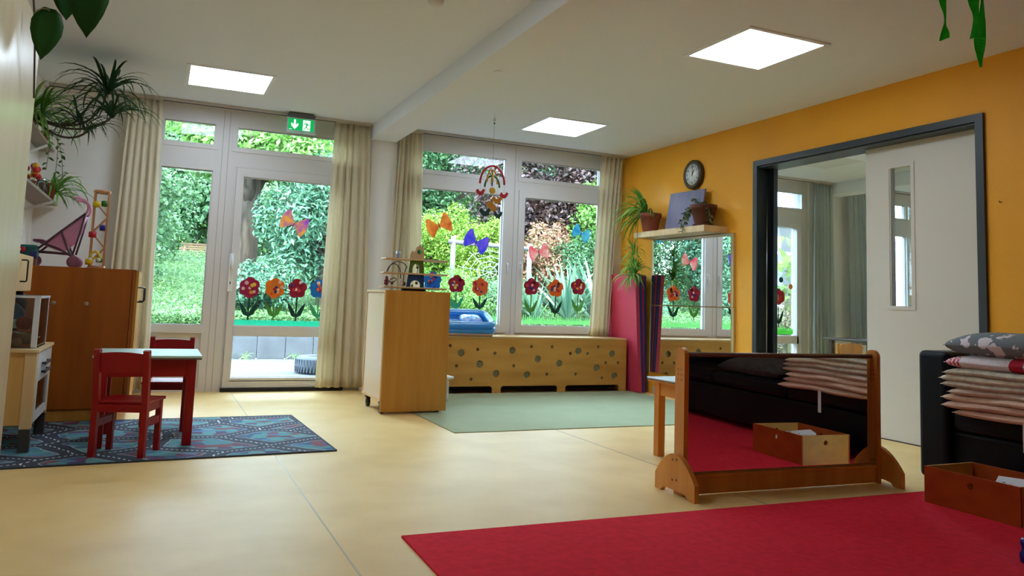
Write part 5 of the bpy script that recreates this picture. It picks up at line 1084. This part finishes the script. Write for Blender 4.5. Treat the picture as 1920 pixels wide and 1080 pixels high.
# weeds at the wall
for i, x in enumerate((.95,1.18,1.86,2.5)):
    t = thing('weed', ['pale weed at the wall joint near the door hinge side','small weed beside the first wall joint','bushy weed at the foot of the wall above the tyre','weed at the wall hidden by the curtain'][i], 'plant', (x,11.55,-.03)); spray(t, SPIS, (x,11.55,-.03), 16, .10, .2, 70+i)
# yucca
YU = leafmat('yucca_leaf', [(64,118,104),(98,150,134),(136,182,164)], .4, .2); YS = strapset('yucca_blade', .032, [(1.45,1.2),(1.2,.9),(.95,.5),(.7,.1),(1.35,.6)], YU)
for i, (x, y, lab) in enumerate(((6.55,12.05,'spiky yucca between the orange and crimson paper flowers'),(7.15,12.15,'spiky blue-green yucca beside the corner curtain'),(5.95,12.1,'small spiky yucca beside the window handle'))):
    t = thing('yucca', lab, 'plant', (x,y,gz(x,y))); spray(t, YS, (x,y,gz(x,y)+.1), (46,50,26)[i], (.8,.9,.6)[i], (1.25,1.4,.9)[i], 80+i)
# rope climbing net
WP = M('weathered_wood', (76,73,70), .9, col2=(60,57,54), vs=(20,20,4)); ROPE = M('white_rope', (92,96,92), .8)
t = thing('climbing_frame', 'weathered wooden post frame with a white rope net in the garden', 'climbing frame', (4.7,12.95,.6))
MB().tube([(4.70,12.95,.5),(4.70,12.95,2.02)], .045, 10).build('post', WP, t); MB().tube([(6.2,12.95,.5),(6.2,12.95,1.98)], .045, 10).build('post', WP, t); MB().tube([(4.62,12.95,1.92),(6.28,12.95,1.88)], .04, 10).build('beam', WP, t)
cx, cz = 5.42, 1.42; arms = [2*PI*k/9+.2 for k in range(9)]
for a in arms: MB().tube([(cx,12.95,cz),(cx+.62*math.cos(a),12.95,cz+.46*math.sin(a))], .005, 5).build('rope', ROPE, t)
for r_ in (.22,.42,.62,.85):
    MB().tube([(cx+.62*r_*math.cos(a),12.95,cz+.46*r_*math.sin(a)) for a in arms], .007, 5, closed=True).build('rope', ROPE, t)
# garden bench
t = thing('garden_bench', 'slatted wooden garden bench on the rise beyond the side window', 'bench', (1.0,30.2,gz(1,30.2))); BW = M('bench_slat', (140,104,74), .8, var=.2, vs=(3,20,20)); IR = M('cast_iron', (44,42,42), .6)
bz = gz(1,30.2)-.18; 
for k in range(4): MB().rbox(.62,29.45+k*.09,bz+.40,2.25,29.52+k*.09,bz+.425,.004).build('slat', BW, t)
for k in range(5): MB().rbox(.62,29.83+k*.035,bz+.47+k*.085,2.25,29.855+k*.035,bz+.535+k*.085,.004).build('slat', BW, t)
for x in (.72,2.15):
    MB().bar((x,29.48,bz-.1),(x,29.5,bz+.4),.04,.05).bar((x,29.9,bz-.1),(x,29.82,bz+.4),.04,.05).bar((x,29.47,bz+.39),(x,29.86,bz+.39),.04,.03).bar((x,29.84,bz+.4),(x,30.02,bz+.9),.035,.03).build('leg', IR, t)
# outbuilding behind the next room
t = thing('outbuilding', 'grey-walled outbuilding with pale corrugated roof beyond the next room', 'building', (11.5,11.3,-.03)); GW = M('render_grey', (120,116,112), .9, col2=(92,88,86), vs=(6,6,6), bump=.4, bs=60)
B(9.3,11.0,-.03,13.0,11.5,2.6).build('wall', GW, t); B(9.9,10.97,1.0,10.75,11.0,1.95).build('window', M('dark_window', (30,36,42), .1), t); ring(9.86,10.79,.96,1.99,.05,10.95,10.99).build('window_frame', FRAME, t)
V = []; F = []
for i in range(121):
    x = 9.1+4.1*i/120; z = 2.74+.025*math.sin(i*1.2)
    V += [(x,10.3,z-.06),(x,11.9,z+.9)]
for i in range(120): F.append((2*i,2*i+2,2*i+3,2*i+1))
o = MB().add(V, F, True).build('roof', M('corrugated_sheet', (206,212,216), .5), t); o.modifiers.new('thick', 'SOLIDIFY').thickness = .006
solo('lilac_wall', MB().box(13.4,11.6,-.03,18,11.9,2.45).box(13.35,11.55,2.45,18.05,11.95,2.5), M('lilac_render', (176,160,196), .85, var=.1, vs=(3,3,3)), 'pale lilac rendered wall seen through the narrow door pane', 'wall', (15,11.7,-.03), kind='structure')
# broad-leaved climber at the glazed door
t = thing('broadleaf_plant', 'bright broad-leaved plant outside the glazed door of the next room', 'plant', (9.35,9.7,-.03)); BL = leafmat('broad_leaf', [(120,186,84),(150,206,110),(176,222,140)], .4, .4)
bl = MB().add([(0,0,0),(.2,.38,.06),(.55,.42,.03),(1,0,-.15),(.55,-.42,.03),(.2,-.38,.06),(.45,0,-.05)], [(0,6,1),(1,6,2),(2,6,3),(3,6,4),(4,6,5),(5,6,0)], True).mesh('broad_leaf', BL); r = random.Random(5)
for k in range(6): MB().tube(bez([(9.35,9.7,-.03),(9.2+.1*k,9.6,.8),(9.15+.14*k,9.65,1.5+.1*k)], 8), .008, 6).build('stem', vm, t)
for k in range(110):
    o = bpy.data.objects.new('leaf', bl); C.objects.link(o); o.parent = t; o.location = (r.uniform(-.45,.75), r.uniform(-.25,.25), r.uniform(1.05,2.15)); s = r.uniform(.10,.2); o.scale = (s,s,s); o.rotation_euler = (r.uniform(-.6,.6), r.uniform(.2,1.1), r.uniform(2.6,6.6))
t = thing('white_shrub', 'white-edged low shrub under the red flower sticker', 'shrub', (9.5,9.9,-.03)); crown(t, (9.5,9.9,.55), (.7,.4,.6), 2600, .09, leafmat('foliage_white', [(150,180,150),(210,226,206),(236,240,232)], .5, .3), 44)
MB().tube([(9.5,9.9,-.03),(9.5,9.9,.5)], .02, 6).build('trunk', BARK, t)
